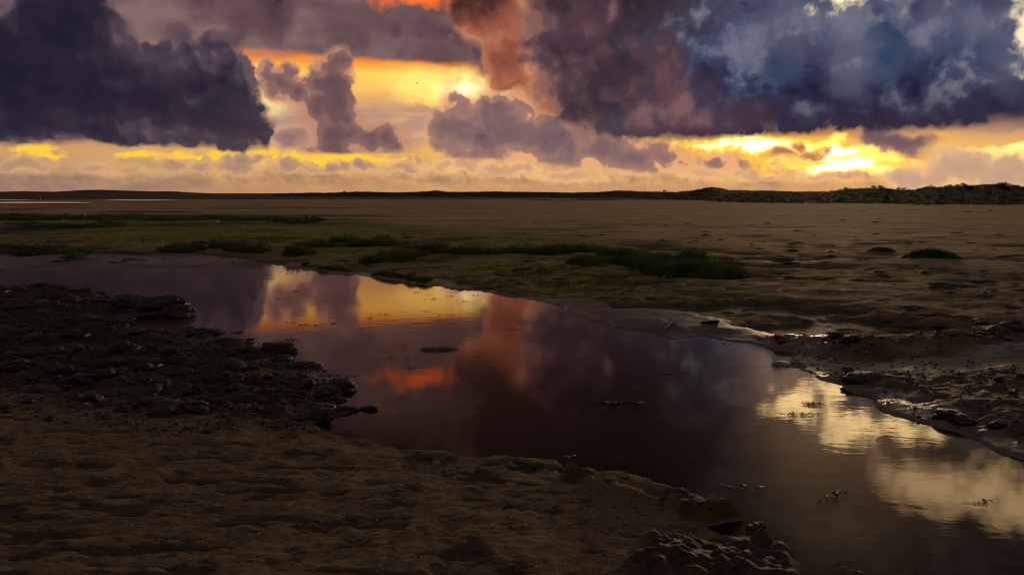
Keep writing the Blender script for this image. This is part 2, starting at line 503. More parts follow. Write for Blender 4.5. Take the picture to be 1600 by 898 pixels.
def mesh_np(name, verts, faces, mat, smooth=True):
    """mesh from numpy arrays; faces is (n, k)"""
    me = bpy.data.meshes.new(name)
    verts = np.asarray(verts, np.float32); faces = np.asarray(faces, np.int32)
    k = faces.shape[1]
    me.vertices.add(len(verts)); me.vertices.foreach_set('co', verts.ravel())
    me.loops.add(faces.size); me.loops.foreach_set('vertex_index', faces.ravel())
    me.polygons.add(len(faces)); me.polygons.foreach_set('loop_start', np.arange(0, faces.size, k, dtype=np.int32))
    me.polygons.foreach_set('use_smooth', np.full(len(faces), smooth))
    me.update(calc_edges=True)
    if mat: me.materials.append(mat)
    return me


def link(name, me, parent=None, loc=(0, 0, 0), rot=(0, 0, 0), scale=(1, 1, 1), **props):
    o = bpy.data.objects.new(name, me)
    o.location = loc; o.rotation_euler = rot; o.scale = scale
    if parent is not None: o.parent = parent
    for k, v in props.items():
        if v: o[k] = v
    C.objects.link(o)
    return o


def grid_faces(nr, nc):
    i = np.arange(nr - 1)[:, None] * nc + np.arange(nc - 1)[None, :]
    return np.stack([i, i + 1, i + nc + 1, i + nc], -1).reshape(-1, 4)


# ------------------------------------------------------------------ materials
def new_mat(name):
    m = bpy.data.materials.new(name)
    m.use_nodes = True
    m.node_tree.nodes.clear()
    Ex.tree = m.node_tree
    return m


def finish(shader, disp=None):
    out = node('ShaderNodeOutputMaterial')
    Ex.tree.links.new(shader.outputs[0], out.inputs[0])


def bsdf(col, rough=0.8, normal=None, spec=0.4, **kw):
    n = node('ShaderNodeBsdfPrincipled')
    put(n.inputs['Base Color'], col); put(n.inputs['Roughness'], rough)
    n.inputs['Specular IOR Level'].default_value = spec if not isinstance(spec, Ex) else 0.5
    if isinstance(spec, Ex): put(n.inputs['Specular IOR Level'], spec)
    if normal is not None: put(n.inputs['Normal'], normal)
    for k, v in kw.items(): put(n.inputs[k], v)
    return n


def bump(h, dist, strength=1.0):
    n = node('ShaderNodeBump')
    n.inputs['Strength'].default_value = strength
    n.inputs['Distance'].default_value = dist
    put(n.inputs['Height'], h)
    return Ex(n.outputs[0])


def attr(name):
    n = node('ShaderNodeAttribute', attribute_name=name)
    return Ex(n.outputs['Fac'])


def pos():
    return Ex(node('ShaderNodeNewGeometry').outputs['Position'])


def c4(*v):
    return tuple(v) + (1.0,)


def mat_ground():
    m = new_mat('tidal_sand_and_mud')
    p = pos()
    wet, green, mud, far = attr('wet'), attr('green'), attr('mud'), attr('far')
    big = noise(p, 0.5, 5, 0.6, dims='3D')
    mid = noise(p, 5.0, 5, 0.65, dims='3D')
    fine = noise(p, 55.0, 4, 0.7, dims='3D')
    sand = ramp(mid * 0.7 + big * 0.3, [(0.32, c4(0.25, 0.174, 0.076)), (0.5, c4(0.40, 0.282, 0.125)), (0.68, c4(0.50, 0.36, 0.17))])
    speck = noise(vm('MULTIPLY', p, (0.6, 1.0, 1.0)), 22.0, 4, 0.75, dims='3D')
    sand = mixc(sstep(speck, 0.47, 0.33) * 0.85, sand, c4(0.085, 0.056, 0.028))
    grit = noise(p, 130.0, 3, 0.7, dims='3D')
    sand = mixc(1.0, sand, ramp(grit, [(0.32, c4(0.45, 0.45, 0.45)), (0.5, c4(1, 1, 1)), (0.68, c4(1.5, 1.5, 1.5))]), 'MULTIPLY')
    sand = mixc(sstep(fine, 0.62, 0.72) * 0.5, sand, c4(0.50, 0.37, 0.21))
    dark = ramp(mid, [(0.35, c4(0.012, 0.009, 0.006)), (0.6, c4(0.036, 0.026, 0.017))])
    alg = ramp(mid, [(0.38, c4(0.030, 0.040, 0.009)), (0.5, c4(0.13, 0.135, 0.026)), (0.62, c4(0.30, 0.275, 0.060))])
    marsh = ramp(big, [(0.35, c4(0.028, 0.024, 0.010)), (0.65, c4(0.075, 0.054, 0.022))])
    damp_vignette = mixc(1.0, sand, c4(0.33, 0.35, 0.395), 'MULTIPLY')  # wet sand tone, also carries the painted darkening towards the camera
    streak = noise(vm('MULTIPLY', p, (0.45, 1.2, 1.0)), 2.3, 7, 0.68, dims='3D')
    spx = node('ShaderNodeSeparateXYZ'); put(spx.inputs[0], p)
    away = sstep(Ex(spx.outputs[1]), 5.0, 11.0)
    patch = noise(vm('MULTIPLY', p, (0.35, 1.0, 1.0)), 0.42, 7, 0.72, dims='3D')
    sand = mixc(sstep(patch, 0.50, 0.62) * away * 0.65, sand, c4(0.15, 0.105, 0.045))
    sand = mixc(sstep(patch, 0.46, 0.36) * away * 0.4, sand, c4(0.50, 0.37, 0.18))
    streak2 = noise(vm('MULTIPLY', p, (0.5, 1.2, 1.0)), 8.5, 6, 0.7, dims='3D')
    sand = mixc(sstep(streak, 0.565, 0.65) * away * 0.85, sand, c4(0.075, 0.050, 0.024))
    sand = mixc(sstep(streak2, 0.575, 0.66) * 0.75, sand, c4(0.075, 0.050, 0.026))
    col = mixc(wet, sand, damp_vignette)
    col = mixc(green * sstep(big, 0.3, 0.6, 0.4, 0.9), col, mixc(1.0, col, c4(0.66, 0.86, 0.30), 'MULTIPLY'))
    col = mixc(green * sstep(mid * 0.6 + big * 0.4 + fine * 0.3, 0.50, 0.70), col, alg)
    col = mixc(mud, col, dark)
    col = mixc(far, col, marsh)
    gloss = sstep(wet, 0.74, 1.0)
    rough = mixc(gloss, (0.92,) * 3 + (1,), (0.24,) * 3 + (1,))
    rough = mixc(mud, rough, (0.55,) * 3 + (1,))
    sp = gloss * 0.5 + 0.12
    worm = noise(vm('MULTIPLY', p, (0.7, 1.2, 1.0)), 17.0, 5, 0.7, dims='3D')
    h = (fine * 0.65 + noise(p, 190.0, 3, 0.6, dims='3D') * 0.12 + worm * 1.1 + mid * 0.5) * sstep(gloss, 0.0, 1.0, 1.0, 0.16)
    finish(bsdf(col, rough, bump(h, 0.034, 1.0), sp))
    return m


def mat_water():
    m = new_mat('peaty_creek_water')
    p = pos()
    q = vm('MULTIPLY', p, (0.55, 1.0, 1.0))
    r1 = noise(q, 7.0, 3, 0.5, dims='3D', dist=0.6)
    r2 = noise(q, 26.0, 2, 0.5, dims='3D')
    calm = sstep(noise(vm('ADD', p, (4, 9, 0)), 0.32, 2, 0.5, dims='3D'), 0.38, 0.66, 0.25, 1.0)
    nrm = bump((r1 * 0.9 + r2 * 0.16) * calm, 0.0008, 1.0)
    fr = node('ShaderNodeFresnel'); fr.inputs['IOR'].default_value = 1.333
    put(fr.inputs['Normal'], nrm)
    gl = node('ShaderNodeBsdfGlossy'); gl.inputs['Roughness'].default_value = 0.015
    gr = node('ShaderNodeBsdfGlossy'); gr.inputs['Roughness'].default_value = 0.30
    for g in (gl, gr):
        g.inputs['Color'].default_value = c4(1.0, 0.86, 0.76)
        put(g.inputs['Normal'], nrm)
    gm_ = node('ShaderNodeMixShader'); gm_.inputs[0].default_value = 0.24
    Ex.tree.links.new(gl.outputs[0], gm_.inputs[1]); Ex.tree.links.new(gr.outputs[0], gm_.inputs[2])
    gl = gm_
    tr = node('ShaderNodeBsdfTransparent'); tr.inputs['Color'].default_value = c4(0.34, 0.24, 0.16)
    ms = node('ShaderNodeMixShader')
    put(ms.inputs[0], Ex(fr.outputs[0]))
    Ex.tree.links.new(tr.outputs[0], ms.inputs[1]); Ex.tree.links.new(gl.outputs[0], ms.inputs[2])
    finish(ms)
    return m


def mat_mud():
    m = new_mat('wet_mud_clod')
    p = pos()
    a = noise(p, 14, 5, 0.65, dims='3D'); b = noise(p, 70, 4, 0.65, dims='3D')
    col = ramp(a, [(0.3, c4(0.008, 0.006, 0.004)), (0.55, c4(0.022, 0.017, 0.010)), (0.75, c4(0.05, 0.042, 0.02))])
    rough = sstep(b, 0.35, 0.65, 0.30, 0.85)
    finish(bsdf(col, rough, bump(a * 0.7 + b * 0.4, 0.025, 1.0), 0.34))
    return m


def mat_leaf(name, c0, c1, trans=0.25, scale=6.0):
    m = new_mat(name)
    p = pos()
    a = noise(p, scale, 3, 0.6, dims='3D')
    oi = Ex(node('ShaderNodeObjectInfo').outputs['Random'])
    col = ramp(a * 0.8 + oi * 0.3, [(0.3, c4(*c0)), (0.75, c4(*c1))])
    d = bsdf(col, 0.6, None, 0.3)
    t = node('ShaderNodeBsdfTranslucent'); put(t.inputs['Color'], col)
    ms = node('ShaderNodeMixShader'); ms.inputs[0].default_value = trans
    Ex.tree.links.new(d.outputs[0], ms.inputs[1]); Ex.tree.links.new(t.outputs[0], ms.inputs[2])
    finish(ms)
    return m


def mat_plain(name, c0, c1, rough=0.7, scale=30, spec=0.4, bd=0.004):
    m = new_mat(name)
    p = pos()
    a = noise(p, scale, 4, 0.6, dims='3D')
    finish(bsdf(ramp(a, [(0.3, c4(*c0)), (0.7, c4(*c1))]), rough, bump(a, bd), spec))
    return m


M_GROUND = mat_ground()
M_WATER = mat_water()
M_MUD = mat_mud()
M_GRASS = mat_leaf('salt_marsh_grass', (0.026, 0.058, 0.014), (0.10, 0.145, 0.036), 0.35)
M_WEED = mat_leaf('olive_seaweed', (0.016, 0.016, 0.006), (0.055, 0.050, 0.016), 0.1, 20)
M_MARRAM = mat_leaf('dune_grass', (0.010, 0.014, 0.005), (0.030, 0.036, 0.012), 0.2, 0.4)
M_SHRUB = mat_leaf('dark_shrub_leaf', (0.012, 0.020, 0.008), (0.035, 0.046, 0.016), 0.2, 1.5)
M_BARK = mat_plain('grey_bark', (0.03, 0.022, 0.016), (0.07, 0.055, 0.04), 0.9, 20)
M_DUNE = mat_plain('dune_turf', (0.022, 0.026, 0.010), (0.055, 0.056, 0.020), 0.95, 0.35, 0.1, 0.2)
M_HILL = mat_plain('far_hill', (0.10, 0.075, 0.075), (0.13, 0.10, 0.09), 1.0, 0.004, 0.0, 1.0)  # distance haze is put into this purple-brown base colour
M_SHELL = mat_plain('bleached_shell', (0.42, 0.38, 0.30), (0.70, 0.66, 0.58), 0.45, 90)
M_TWIG = mat_plain('bleached_driftwood', (0.22, 0.17, 0.11), (0.42, 0.35, 0.25), 0.8, 60)
M_BIRD = mat_plain('dark_feathers', (0.02, 0.02, 0.02), (0.05, 0.045, 0.04), 0.8, 30)
M_POST = mat_plain('white_painted_post', (0.6, 0.58, 0.52), (0.8, 0.78, 0.72), 0.6, 10)

# ================================================================== the ground
shore_px = [(-900, 436), (0, 427), (60, 423), (200, 420), (330, 416), (420, 413), (455, 417), (500, 425), (560, 430), (620, 440), (680, 448), (750, 456), (820, 467),
            (880, 482), (905, 500), (960, 512), (1020, 523), (1045, 531), (1094, 526), (1147, 534), (1212, 545), (1247, 551), (1215, 562), (1199, 569), (1230, 576),
            (1258, 583), (1277, 594), (1305, 600), (1333, 615), (1361, 620), (1384, 641), (1426, 655), (1482, 672), (1519, 690), (1565, 708), (1600, 718), (1900, 800), (2900, 1100),
            (2900, 1800), (1500, 1300), (1300, 960), (1264, 898), (1254, 872), (1240, 858), (1190, 848), (1140, 838), (1110, 822), (1165, 812), (1120, 793), (1085, 785), (1050, 770), (1000, 755),
            (960, 748), (900, 738), (880, 716), (800, 706), (700, 703), (630, 703), (610, 697), (560, 683), (520, 675), (505, 662), (560, 645), (620, 637), (560, 634), (528, 630),
            (542, 606), (500, 590), (470, 570), (450, 560), (430, 550), (380, 535), (350, 526), (290, 519), (205, 513), (205, 500), (312, 494), (270, 478), (200, 468), (150, 458), (100, 450),
            (60, 446), (0, 450), (-900, 480)]
SHORE = [gp(*q) for q in shore_px]
MUDBANK = [gp(*q) for q in [(-700, 462), (0, 446), (110, 448), (280, 480), (320, 495), (205, 506), (360, 527), (440, 548), (500, 588), (545, 606), (530, 640), (430, 640), (250, 655), (0, 612), (-700, 640)]]
SLUMP = [gp(*q) for q in [(636, 722), (690, 714), (738, 718), (752, 734), (770, 730), (800, 724), (870, 738), (840, 746), (780, 744), (740, 752), (660, 748)]]
SPIT = [gp(*q) for q in [(880, 742), (960, 752), (1050, 774), (1120, 797), (1162, 812), (1100, 812), (1060, 800), (990, 796), (940, 790), (900, 764)]]
MOUND = [gp(*q) for q in [(960, 900), (1010, 866), (1100, 852), (1190, 850), (1240, 860), (1252, 876), (1255, 930), (940, 960)]]
RIGHTBANK = [gp(*q) for q in [(1180, 548), (1300, 552), (1450, 566), (1900, 600), (1900, 790), (1600, 715), (1480, 670), (1380, 636), (1300, 598), (1210, 570)]]
CHANNEL = [gp(*q) for q in [(1250, 556), (1340, 566), (1450, 562), (1540, 552), (1700, 540), (1900, 540), (1900, 565), (1700, 566), (1560, 575), (1440, 588), (1330, 588), (1262, 578)]]
WETFLAT = [gp(*q) for q in [(-500, 402), (-100, 399), (60, 400), (180, 404), (300, 403), (390, 405), (440, 412), (330, 420), (100, 426), (-500, 434)]]
WETFRINGE = [gp(*q) for q in [(800, 462), (880, 472), (980, 484), (1080, 492), (1140, 506), (1230, 530), (1300, 548), (1220, 552), (1100, 532), (1030, 534), (900, 506), (860, 482)]]
RIDGE = [gp(*q) for q in [(1180, 530), (1290, 536), (1400, 543), (1520, 540), (1600, 520), (1900, 500), (1900, 530), (1600, 546), (1480, 556), (1330, 556), (1240, 548)]]
ALGAE = [gp(*q) for q in [(-400, 420), (-400, 345), (200, 340), (500, 348), (900, 372), (1180, 395), (1260, 420), (1180, 450), (1000, 475), (840, 470), (640, 440), (430, 408)]]


def ground_height(x, y, sp=None, masks=False):
    if sp is None:
        sp = np.full_like(x, 0.004)
    sd = poly_sd(x, y, SHORE)
    sd = sd + fbm(x, y, 0.5, 4, 21, 0.55, sp) * 0.12 * sst(1.0, 5.0, y)
    land = np.clip(sd, 0, None)
    dist = np.hypot(x, y)
    h = 0.012 + 0.045 * sst(0.0, 0.5, land) + 0.055 * sst(0.2, 3.5, land) + 0.10 * sst(2, 22, land)
    bed = -0.02 - 0.16 * sst(0.0, 1.4, -sd) - 0.05 * np.clip(-sd * 4, 0, 1)
    on = sst(-0.03, 0.05, sd)
    mb = poly_sd(x, y, MUDBANK); mbm = sst(0.45, -0.35, mb + fbm(x, y, 0.8, 5, 31, 0.6, sp) * 1.1 + 0.05)
    h = bed * (1 - on) + h * on * (1 - 0.6 * sst(0.4, -0.3, mb))
    sl = sst(0.05, -0.02, poly_sd(x, y, SLUMP) + fbm(x, y, 0.14, 4, 33, 0.6, sp) * 0.13)
    spt = sst(0.015, -0.015, poly_sd(x, y, SPIT) + fbm(x, y, 0.2, 4, 35, 0.6, sp) * 0.07)
    mo = sst(0.04, -0.10, poly_sd(x, y, MOUND) + fbm(x, y, 0.2, 4, 36, 0.6, sp) * 0.08)
    rb = sst(0.25, -0.3, poly_sd(x, y, RIGHTBANK) + fbm(x, y, 0.8, 3, 37, 0.5, sp) * 0.4)
    ch = sst(0.20, -0.08, poly_sd(x, y, CHANNEL) + fbm(x, y, 0.8, 3, 38, 0.5, sp) * 0.25)
    ri = sst(0.3, -0.3, poly_sd(x, y, RIDGE) + fbm(x, y, 0.8, 3, 39, 0.5, sp) * 0.5)
    al = sst(2.0, -2.5, poly_sd(x, y, ALGAE) + fbm(x, y, 4.0, 3, 40, 0.5, sp) * 3.0)
    wf = sst(0.3, -0.4, poly_sd(x, y, WETFLAT) + fbm(x, y, 1.5, 3, 41, 0.5, sp) * 0.7)
    wf = np.maximum(wf, sst(0.15, -0.2, poly_sd(x, y, WETFRINGE) + fbm(x, y, 0.9, 4, 42, 0.55, sp) * 0.4))
    shoremask = sst(0.02, 0.25, sd) * (1 - 0.85 * np.maximum(wf, ch))
    # gentle swell of the flat, wind ripples and scour hollows, pitted surface
    h += on * fbm(x, y, 2.6, 3, 1, 0.5, sp) * 0.035 * shoremask
    h += on * fbm(x, y * 1.6, 0.55, 4, 5, 0.55, sp) * (0.014 + 0.02 * sst(5, 9, dist)) * shoremask
    h += on * fbm(x, y, 0.09, 4, 9, 0.62, sp) * 0.010
    h += on * fbm(x, y * 1.5, 0.04, 3, 10, 0.6, sp) * 0.008
    pits = np.clip(fbm(x, y * 2.2, 0.17, 3, 12, 0.5, sp) - 0.15, 0, None)
    h -= on * pits * 0.05 * shoremask
    far_rough = sst(5, 9, dist) * sst(60, 20, dist)
    scour = np.clip(fbm(x * 0.6, y * 1.3, 1.1, 4, 15, 0.55, sp) - 0.10, 0, None)
    h -= on * scour * 0.22 * far_rough * shoremask
    h += on * al * (fbm(x, y, 0.5, 4, 17, 0.6, sp) * 0.06)
    # the churned banks
    rid = fbm(x, y, 0.30, 4, 51, 0.6, sp, ridge=True)
    h += on * mbm * (0.006 + np.clip(rid, -0.2, 1) * 0.042 * sst(0.0, 0.2, sd))
    h += on * rb * (1 - ch) * (0.010 + fbm(x, y, 0.26, 5, 53, 0.6, sp, ridge=True) * 0.020)
    h -= on * ch * 0.03
    h += on * ri * (0.05 + fbm(x, y, 0.3, 4, 55, 0.65, sp, ridge=True) * 0.05)
    h += on * sl * (-0.055 + fbm(x, y, 0.08, 4, 57, 0.65, sp, ridge=True) * 0.03)
    h += spt * (0.058 + fbm(x, y, 0.08, 5, 59, 0.75, sp) * 0.026)
    h += mo * (0.06 + fbm(x, y, 0.30, 2, 60, 0.5, sp) * 0.05 + fbm(x, y, 0.07, 5, 61, 0.75, sp) * 0.045)
    h = np.where(sd > 0.06, np.maximum(h, 0.006), h)
    h += sst(60, 140, dist) * fbm(x, y, 18, 3, 71, 0.5, sp) * 0.12
    if not masks:
        return h
    wet = sst(0.9, 0.02, sd + fbm(x, y, 1.1, 3, 81, 0.5, sp) * 0.9)
    nearside = sst(6.5, 5.0, y) * sst(2.2, 1.6, x); wet = np.minimum(wet, 1 - 0.28 * nearside)
    wet = np.maximum(np.maximum(wet, ch * 0.91), wf); wet = np.maximum(wet, rb * 0.80); wet = np.minimum(wet, 1 - 0.35 * np.maximum(spt, mo))
    wet = np.maximum(wet, sst(24, 8, dist) * 0.85 * np.clip(0.70 + 0.6 * (fbm(x, y, 2.2, 3, 83, 0.5, sp) + 0.25), 0, 0.84))  # vignette painted in: sand darkens towards the camera through the wet mask
    wet = np.maximum(wet, sst(0.14, 0.22, fbm(x * 0.4, y, 6.0, 3, 85, 0.5, sp)) * sst(8, 12, dist) * sst(45, 25, dist) * 0.4)
    mud = np.maximum.reduce([mbm * 0.92, sl * 0.96, mo * 0.8, rb * 0.6 * (1 - ch), ri * 0.5, wf * 0.35])
    mud = np.maximum(mud, np.clip(pits * 5.0, 0, 0.6)); mud = np.maximum(mud, np.clip(scour * 3.2 * far_rough, 0, 0.75))  # pits and scour hollows get darker with their depth
    mud = np.maximum(mud, sst(0.0, -0.12, sd) * 0.9)
    # low dark weed mats on the left of the flat
    lm = sst(0.02, 0.16, fbm(x * 0.35, y, 3.0, 4, 87, 0.55, sp)) * sst(-1.0, -5.0, x + 0.1 * y) * sst(16.5, 19, y) * sst(90, 60, y)
    mud = np.maximum(mud, lm * 0.92)
    sdm = {'wet': np.clip(wet, 0, 1), 'mud': np.clip(mud, 0, 1), 'green': np.clip(al * 1.0, 0, 1)}
    edge = 105 + 60 * sst(60, -20, x) + fbm(x * 0.25, y, 30, 3, 89, 0.5, sp) * 60
    sdm['far'] = sst(0, 22, dist - edge)
    return h, sdm


p_rows = np.concatenate([np.arange(1010, 30, -1.3), np.arange(30, 3, -0.8), np.array([2.4, 1.8, 1.2, 0.7, 0.3, 0.08])])
rows = CAM_H * FPX / p_rows
rows = np.concatenate([np.linspace(-14, rows[0] - 0.05, 26), rows])
cols = np.linspace(-1.16, 1.16, 860)
gx = cols[None, :] * (0.70 * np.clip(rows, 0, None) + 2.6 + 0.6 * np.clip(-rows, 0, None))[:, None]
gy = np.repeat(rows[:, None], len(cols), 1)
gsp = np.maximum(np.gradient(gx, axis=1), np.minimum(np.gradient(rows), 1e9)[:, None] * 0.6)
gz, gm = ground_height(gx, gy, gsp, True)
gz[gy > 900] = 0.15
me = mesh_np('ground', np.stack([gx, gy, gz], -1).reshape(-1, 3), grid_faces(*gx.shape), M_GROUND)
for k, a in gm.items():
    at = me.attributes.new(k, 'FLOAT', 'POINT'); at.data.foreach_set('value', a.ravel().astype(np.float32))
ground = link('ground', me, kind='structure')


def gz_at(x, y):
    return float(ground_height(np.array([[float(x)]]), np.array([[float(y)]]))[0, 0])


def gz_many(pts):
    a = np.array(pts, float).reshape(-1, 2)
    return ground_height(a[:, :1], a[:, 1:])[:, 0]


def on_ground(px, py):
    """ground point under a photo pixel (two steps of refinement for the height)"""
    z = 0.08
    for _ in range(3):
        x, y = gp(px, py, z); z = gz_at(x, y)
    return x, y, z


# creek water, and the standing pools far out on the flat
def sheet(name, poly, z, mat, **props):
    me = bpy.data.meshes.new(name)
    me.from_pydata([(x, y, z) for x, y in poly], [], [list(range(len(poly)))])
    me.materials.append(mat)
    return link(name, me, **props)


sheet('water', [(-34, 1.0), (9.5, 1.0), (9.5, 12), (-2, 19), (-34, 19)], 0.0, M_WATER, kind='structure')
for pts in ([(-60, 317.5), (30, 318), (145, 317.2), (120, 315.6), (40, 315.2), (-60, 315.4)],
            [(155, 313.2), (225, 313.6), (285, 313.0), (250, 312.0), (190, 311.6)],
            [(825, 311.2), (880, 312.6), (970, 311.8), (955, 310.2), (880, 309.6)],
            [(-60, 312.4), (10, 312.8), (60, 312.2), (10, 311.5)]):
    P3 = [gp(a, b, 0.34) for a, b in pts]
    sheet('pool_water', P3, 0.34, M_WATER, kind='structure')

# ------------------------------------------------------------------ far terrain: hills, dunes
def ridge_terrain(name, profile, front, back, mat, nc=420, nr=46, rough=0.5, seed=0):
    """terrain swell running across the view; profile (px, top row), front/back depth (m) by px"""
    pxs = np.linspace(profile[0][0], profile[-1][0], nc)
    tp = np.interp(pxs, [a for a, _ in profile], [b for _, b in profile])
    f = np.interp(pxs, [a for a, _ in front], [b for _, b in front])
    bk = np.interp(pxs, [a for a, _ in back], [b for _, b in back])
    f = f * (1 + 0.10 * fbm(pxs, pxs * 0, 60, 4, seed + 5, 0.6))
    t = np.linspace(0, 1, nr)[:, None]
    d = f[None] + (bk - f)[None] * t
    tx = ((pxs - 800) / FPX)[None]
    x = tx * d; y = d + 0 * tx
    crest = 0.55
    dr = f + (bk - f) * crest
    ztop = CAM_H + (302 - tp) / FPX * dr
    prof = np.where(t < crest, sst(0, crest, t) ** 1.3, sst(1.15, crest, t))
    z = 0.05 + (ztop[None] - 0.05) * prof
    L = float(np.mean(bk - f))
    z = z + fbm(x, y, L * 0.22, 4, seed, 0.55) * rough * np.minimum(prof, sst(1, 0.8, t) + 0.2) * sst(0, 0.08, t)
    z[0] = -0.3; z[-1] = -0.3
    me = mesh_np(name, np.stack([x, y, z], -1).reshape(-1, 3), grid_faces(nr, nc), mat)
    return link(name, me, kind='structure'), (x, y, z)


ridge_terrain('hills', [(-500, 299), (-100, 300), (0, 300), (40, 298.8), (90, 299.5), (140, 296.9), (165, 296.6), (200, 298.0), (240, 299.0), (275, 299.2), (310, 301.2), (340, 302.2)],
              [(-500, 5200), (340, 6000)], [(-500, 7600), (340, 7600)], M_HILL, 160, 20, 3.0, 301)
_, D1 = ridge_terrain('dunes', [(430, 303.6), (530, 301.2), (570, 300.2), (640, 300.4), (668, 299.6), (682, 297.8), (700, 299.8), (760, 300.4), (840, 300.6), (870, 299.0), (930, 300.0), (965, 297.6), (1010, 299.6), (1060, 300.4), (1085, 299),
                                (1098, 296.2), (1110, 294.8), (1124, 296.4), (1136, 299.6), (1170, 299.8), (1200, 299), (1240, 300), (1290, 299.6), (1312, 296), (1350, 293.6), (1380, 294), (1402, 297), (1430, 296.6), (1452, 293.5),
                                (1480, 290.5), (1512, 290), (1535, 288.5), (1552, 289), (1566, 291), (1582, 291.4), (1600, 292), (1700, 288), (1900, 291), (2100, 290)],
                      [(430, 330), (800, 260), (1000, 180), (1100, 128), (1200, 98), (1400, 88), (2100, 78)], [(430, 430), (1000, 320), (1200, 240), (2100, 220)], M_DUNE, 900, 60, 0.8, 311)


# ------------------------------------------------------------------ grass
def blades(n, rx, ry, h0, h1, seed, width=0.006, lean=0.35, dome=0.0, segs=2):
    r = np.random.default_rng(seed)
    a = r.uniform(0, 2 * np.pi, n); q = np.sqrt(r.uniform(0, 1, n))
    bx, by = np.cos(a) * q * rx, np.sin(a) * q * ry
    bz = dome * (1 - q * q) - 0.02
    hh = r.uniform(h0, h1, n) * (1 - 0.45 * q * q)
    la = a + r.normal(0, 0.9, n); ln = hh * lean * r.uniform(0.1, 1.3, n) * (0.4 + q)
    dx, dy = np.cos(la) * ln, np.sin(la) * ln
    fa = r.uniform(0, np.pi, n); wx, wy = np.cos(fa) * width, np.sin(fa) * width
    w = r.uniform(0.6, 1.4, n)
    V = np.zeros((n, 5, 3))
    V[:, 0] = np.stack([bx - wx * w, by - wy * w, bz], 1); V[:, 1] = np.stack([bx + wx * w, by + wy * w, bz], 1)
    V[:, 2] = np.stack([bx + dx * .35 - wx * w * .8, by + dy * .35 - wy * w * .8, bz + hh * .6], 1)
    V[:, 3] = np.stack([bx + dx * .35 + wx * w * .8, by + dy * .35 + wy * w * .8, bz + hh * .6], 1)
    V[:, 4] = np.stack([bx + dx, by + dy, bz + hh], 1)
    k = np.arange(n)[:, None] * 5
    F = np.concatenate([k + np.array([[0, 1, 3]]), k + np.array([[0, 3, 2]]), k + np.array([[2, 3, 4]])])
    return V.reshape(-1, 3), F


tuft_mesh = []
for i in range(6):
    V, F = blades(460, 0.36, 0.24, 0.05, 0.27, 40 + i, 0.0065, 0.5, 0.04)
    tuft_mesh.append(mesh_np('grass_tuft', V, F, M_GRASS, False))
low_mesh = []
for i in range(4):
    V, F = blades(260, 0.40, 0.22, 0.04, 0.13, 60 + i, 0.010, 0.6, 0.03)
    low_mesh.append(mesh_np('low_grass', V, F, M_GRASS, False))


def along(line, n, jy, z=0.16):
    """n jittered ground points along a photo polyline"""
    seg = [math.hypot(line[i + 1][0] - line[i][0], line[i + 1][1] - line[i][1]) for i in range(len(line) - 1)]
    T = sum(seg); out = []
    for k in range(n):
        s = (k + rnd.random()) / n * T; i = 0
        while i < len(seg) - 1 and s > seg[i]:
            s -= seg[i]; i += 1
        u = s / seg[i]
        out.append((line[i][0] + (line[i + 1][0] - line[i][0]) * u, line[i][1] + (line[i + 1][1] - line[i][1]) * u + rnd.uniform(-jy, jy)))
    return [gp(a, b, z) for a, b in out]


BANDS = [
    ([(455, 392), (480, 384), (530, 379), (600, 376), (640, 384)], 28, 4, 0.6, 1.2, tuft_mesh, 'dark green grass tuft in the leftmost clump of the far-bank grass', 'grass tufts in the leftmost far-bank clump'),
    ([(575, 406), (610, 396), (660, 390), (720, 389), (790, 391), (860, 390), (940, 392)], 62, 4.5, 0.55, 1.15, tuft_mesh, 'dark green grass tuft in the long middle band across the far bank', 'grass tufts in the middle far-bank band'),
    ([(900, 412), (950, 405), (1000, 404)], 20, 3, 0.7, 1.0, tuft_mesh, 'dark green grass tuft leading to the bushy right end of the far-bank grass', 'grass tufts in the link of the far-bank grass'),
    ([(940, 395), (990, 399), (1040, 404), (1090, 404)], 16, 3, 0.7, 1.0, tuft_mesh, 'green grass tuft along the back edge of the far-bank grass', 'grass tufts on the back edge'),
    ([(1005, 416), (1050, 418), (1100, 418), (1142, 416)], 30, 7, 0.6, 1.25, tuft_mesh, 'tall green grass tuft in the bushy right end of the far-bank grass', 'grass tufts at the bushy right end'),
    ([(-20, 341), (150, 343), (300, 343), (400, 346), (490, 349)], 62, 3.5, 1.4, 2.4, low_mesh, 'low dark grass tuft in the long distant strip at left', 'grass tufts in the distant left strip'),
    ([(20, 354), (100, 356), (190, 353)], 22, 2.5, 1.2, 1.8, low_mesh, 'low dark grass tuft in the short strip before the long distant one', 'grass tufts in the short left strip'),
    ([(265, 388), (330, 384), (410, 386)], 24, 6, 0.5, 1.1, tuft_mesh, 'dark grass tuft on the far mudflat left of the creek bend', 'grass tufts left of the bend'),
    ([(-10, 388), (60, 392), (130, 389)], 26, 8, 0.8, 1.5, low_mesh, 'low dark tuft at the left edge above the upper creek', 'low tufts above the upper creek'),
    ([(462, 413), (500, 420), (545, 425)], 12, 1, 0.25, 0.5, tuft_mesh, 'short grass tuft overhanging the water at the creek bend', 'tufts overhanging the bend'),
    ([(585, 429), (625, 435), (665, 441)], 14, 1, 0.25, 0.5, tuft_mesh, 'short grass tuft overhanging the glowing reflection on the far bank', 'tufts overhanging the glow'),
    ([(1210, 392), (1190, 390), (1170, 385), (1270, 382)], 5, 3, 0.25, 0.45, low_mesh, 'tiny weed tuft on bare sand right of the far-bank grass', 'tiny tufts on bare sand'),
]
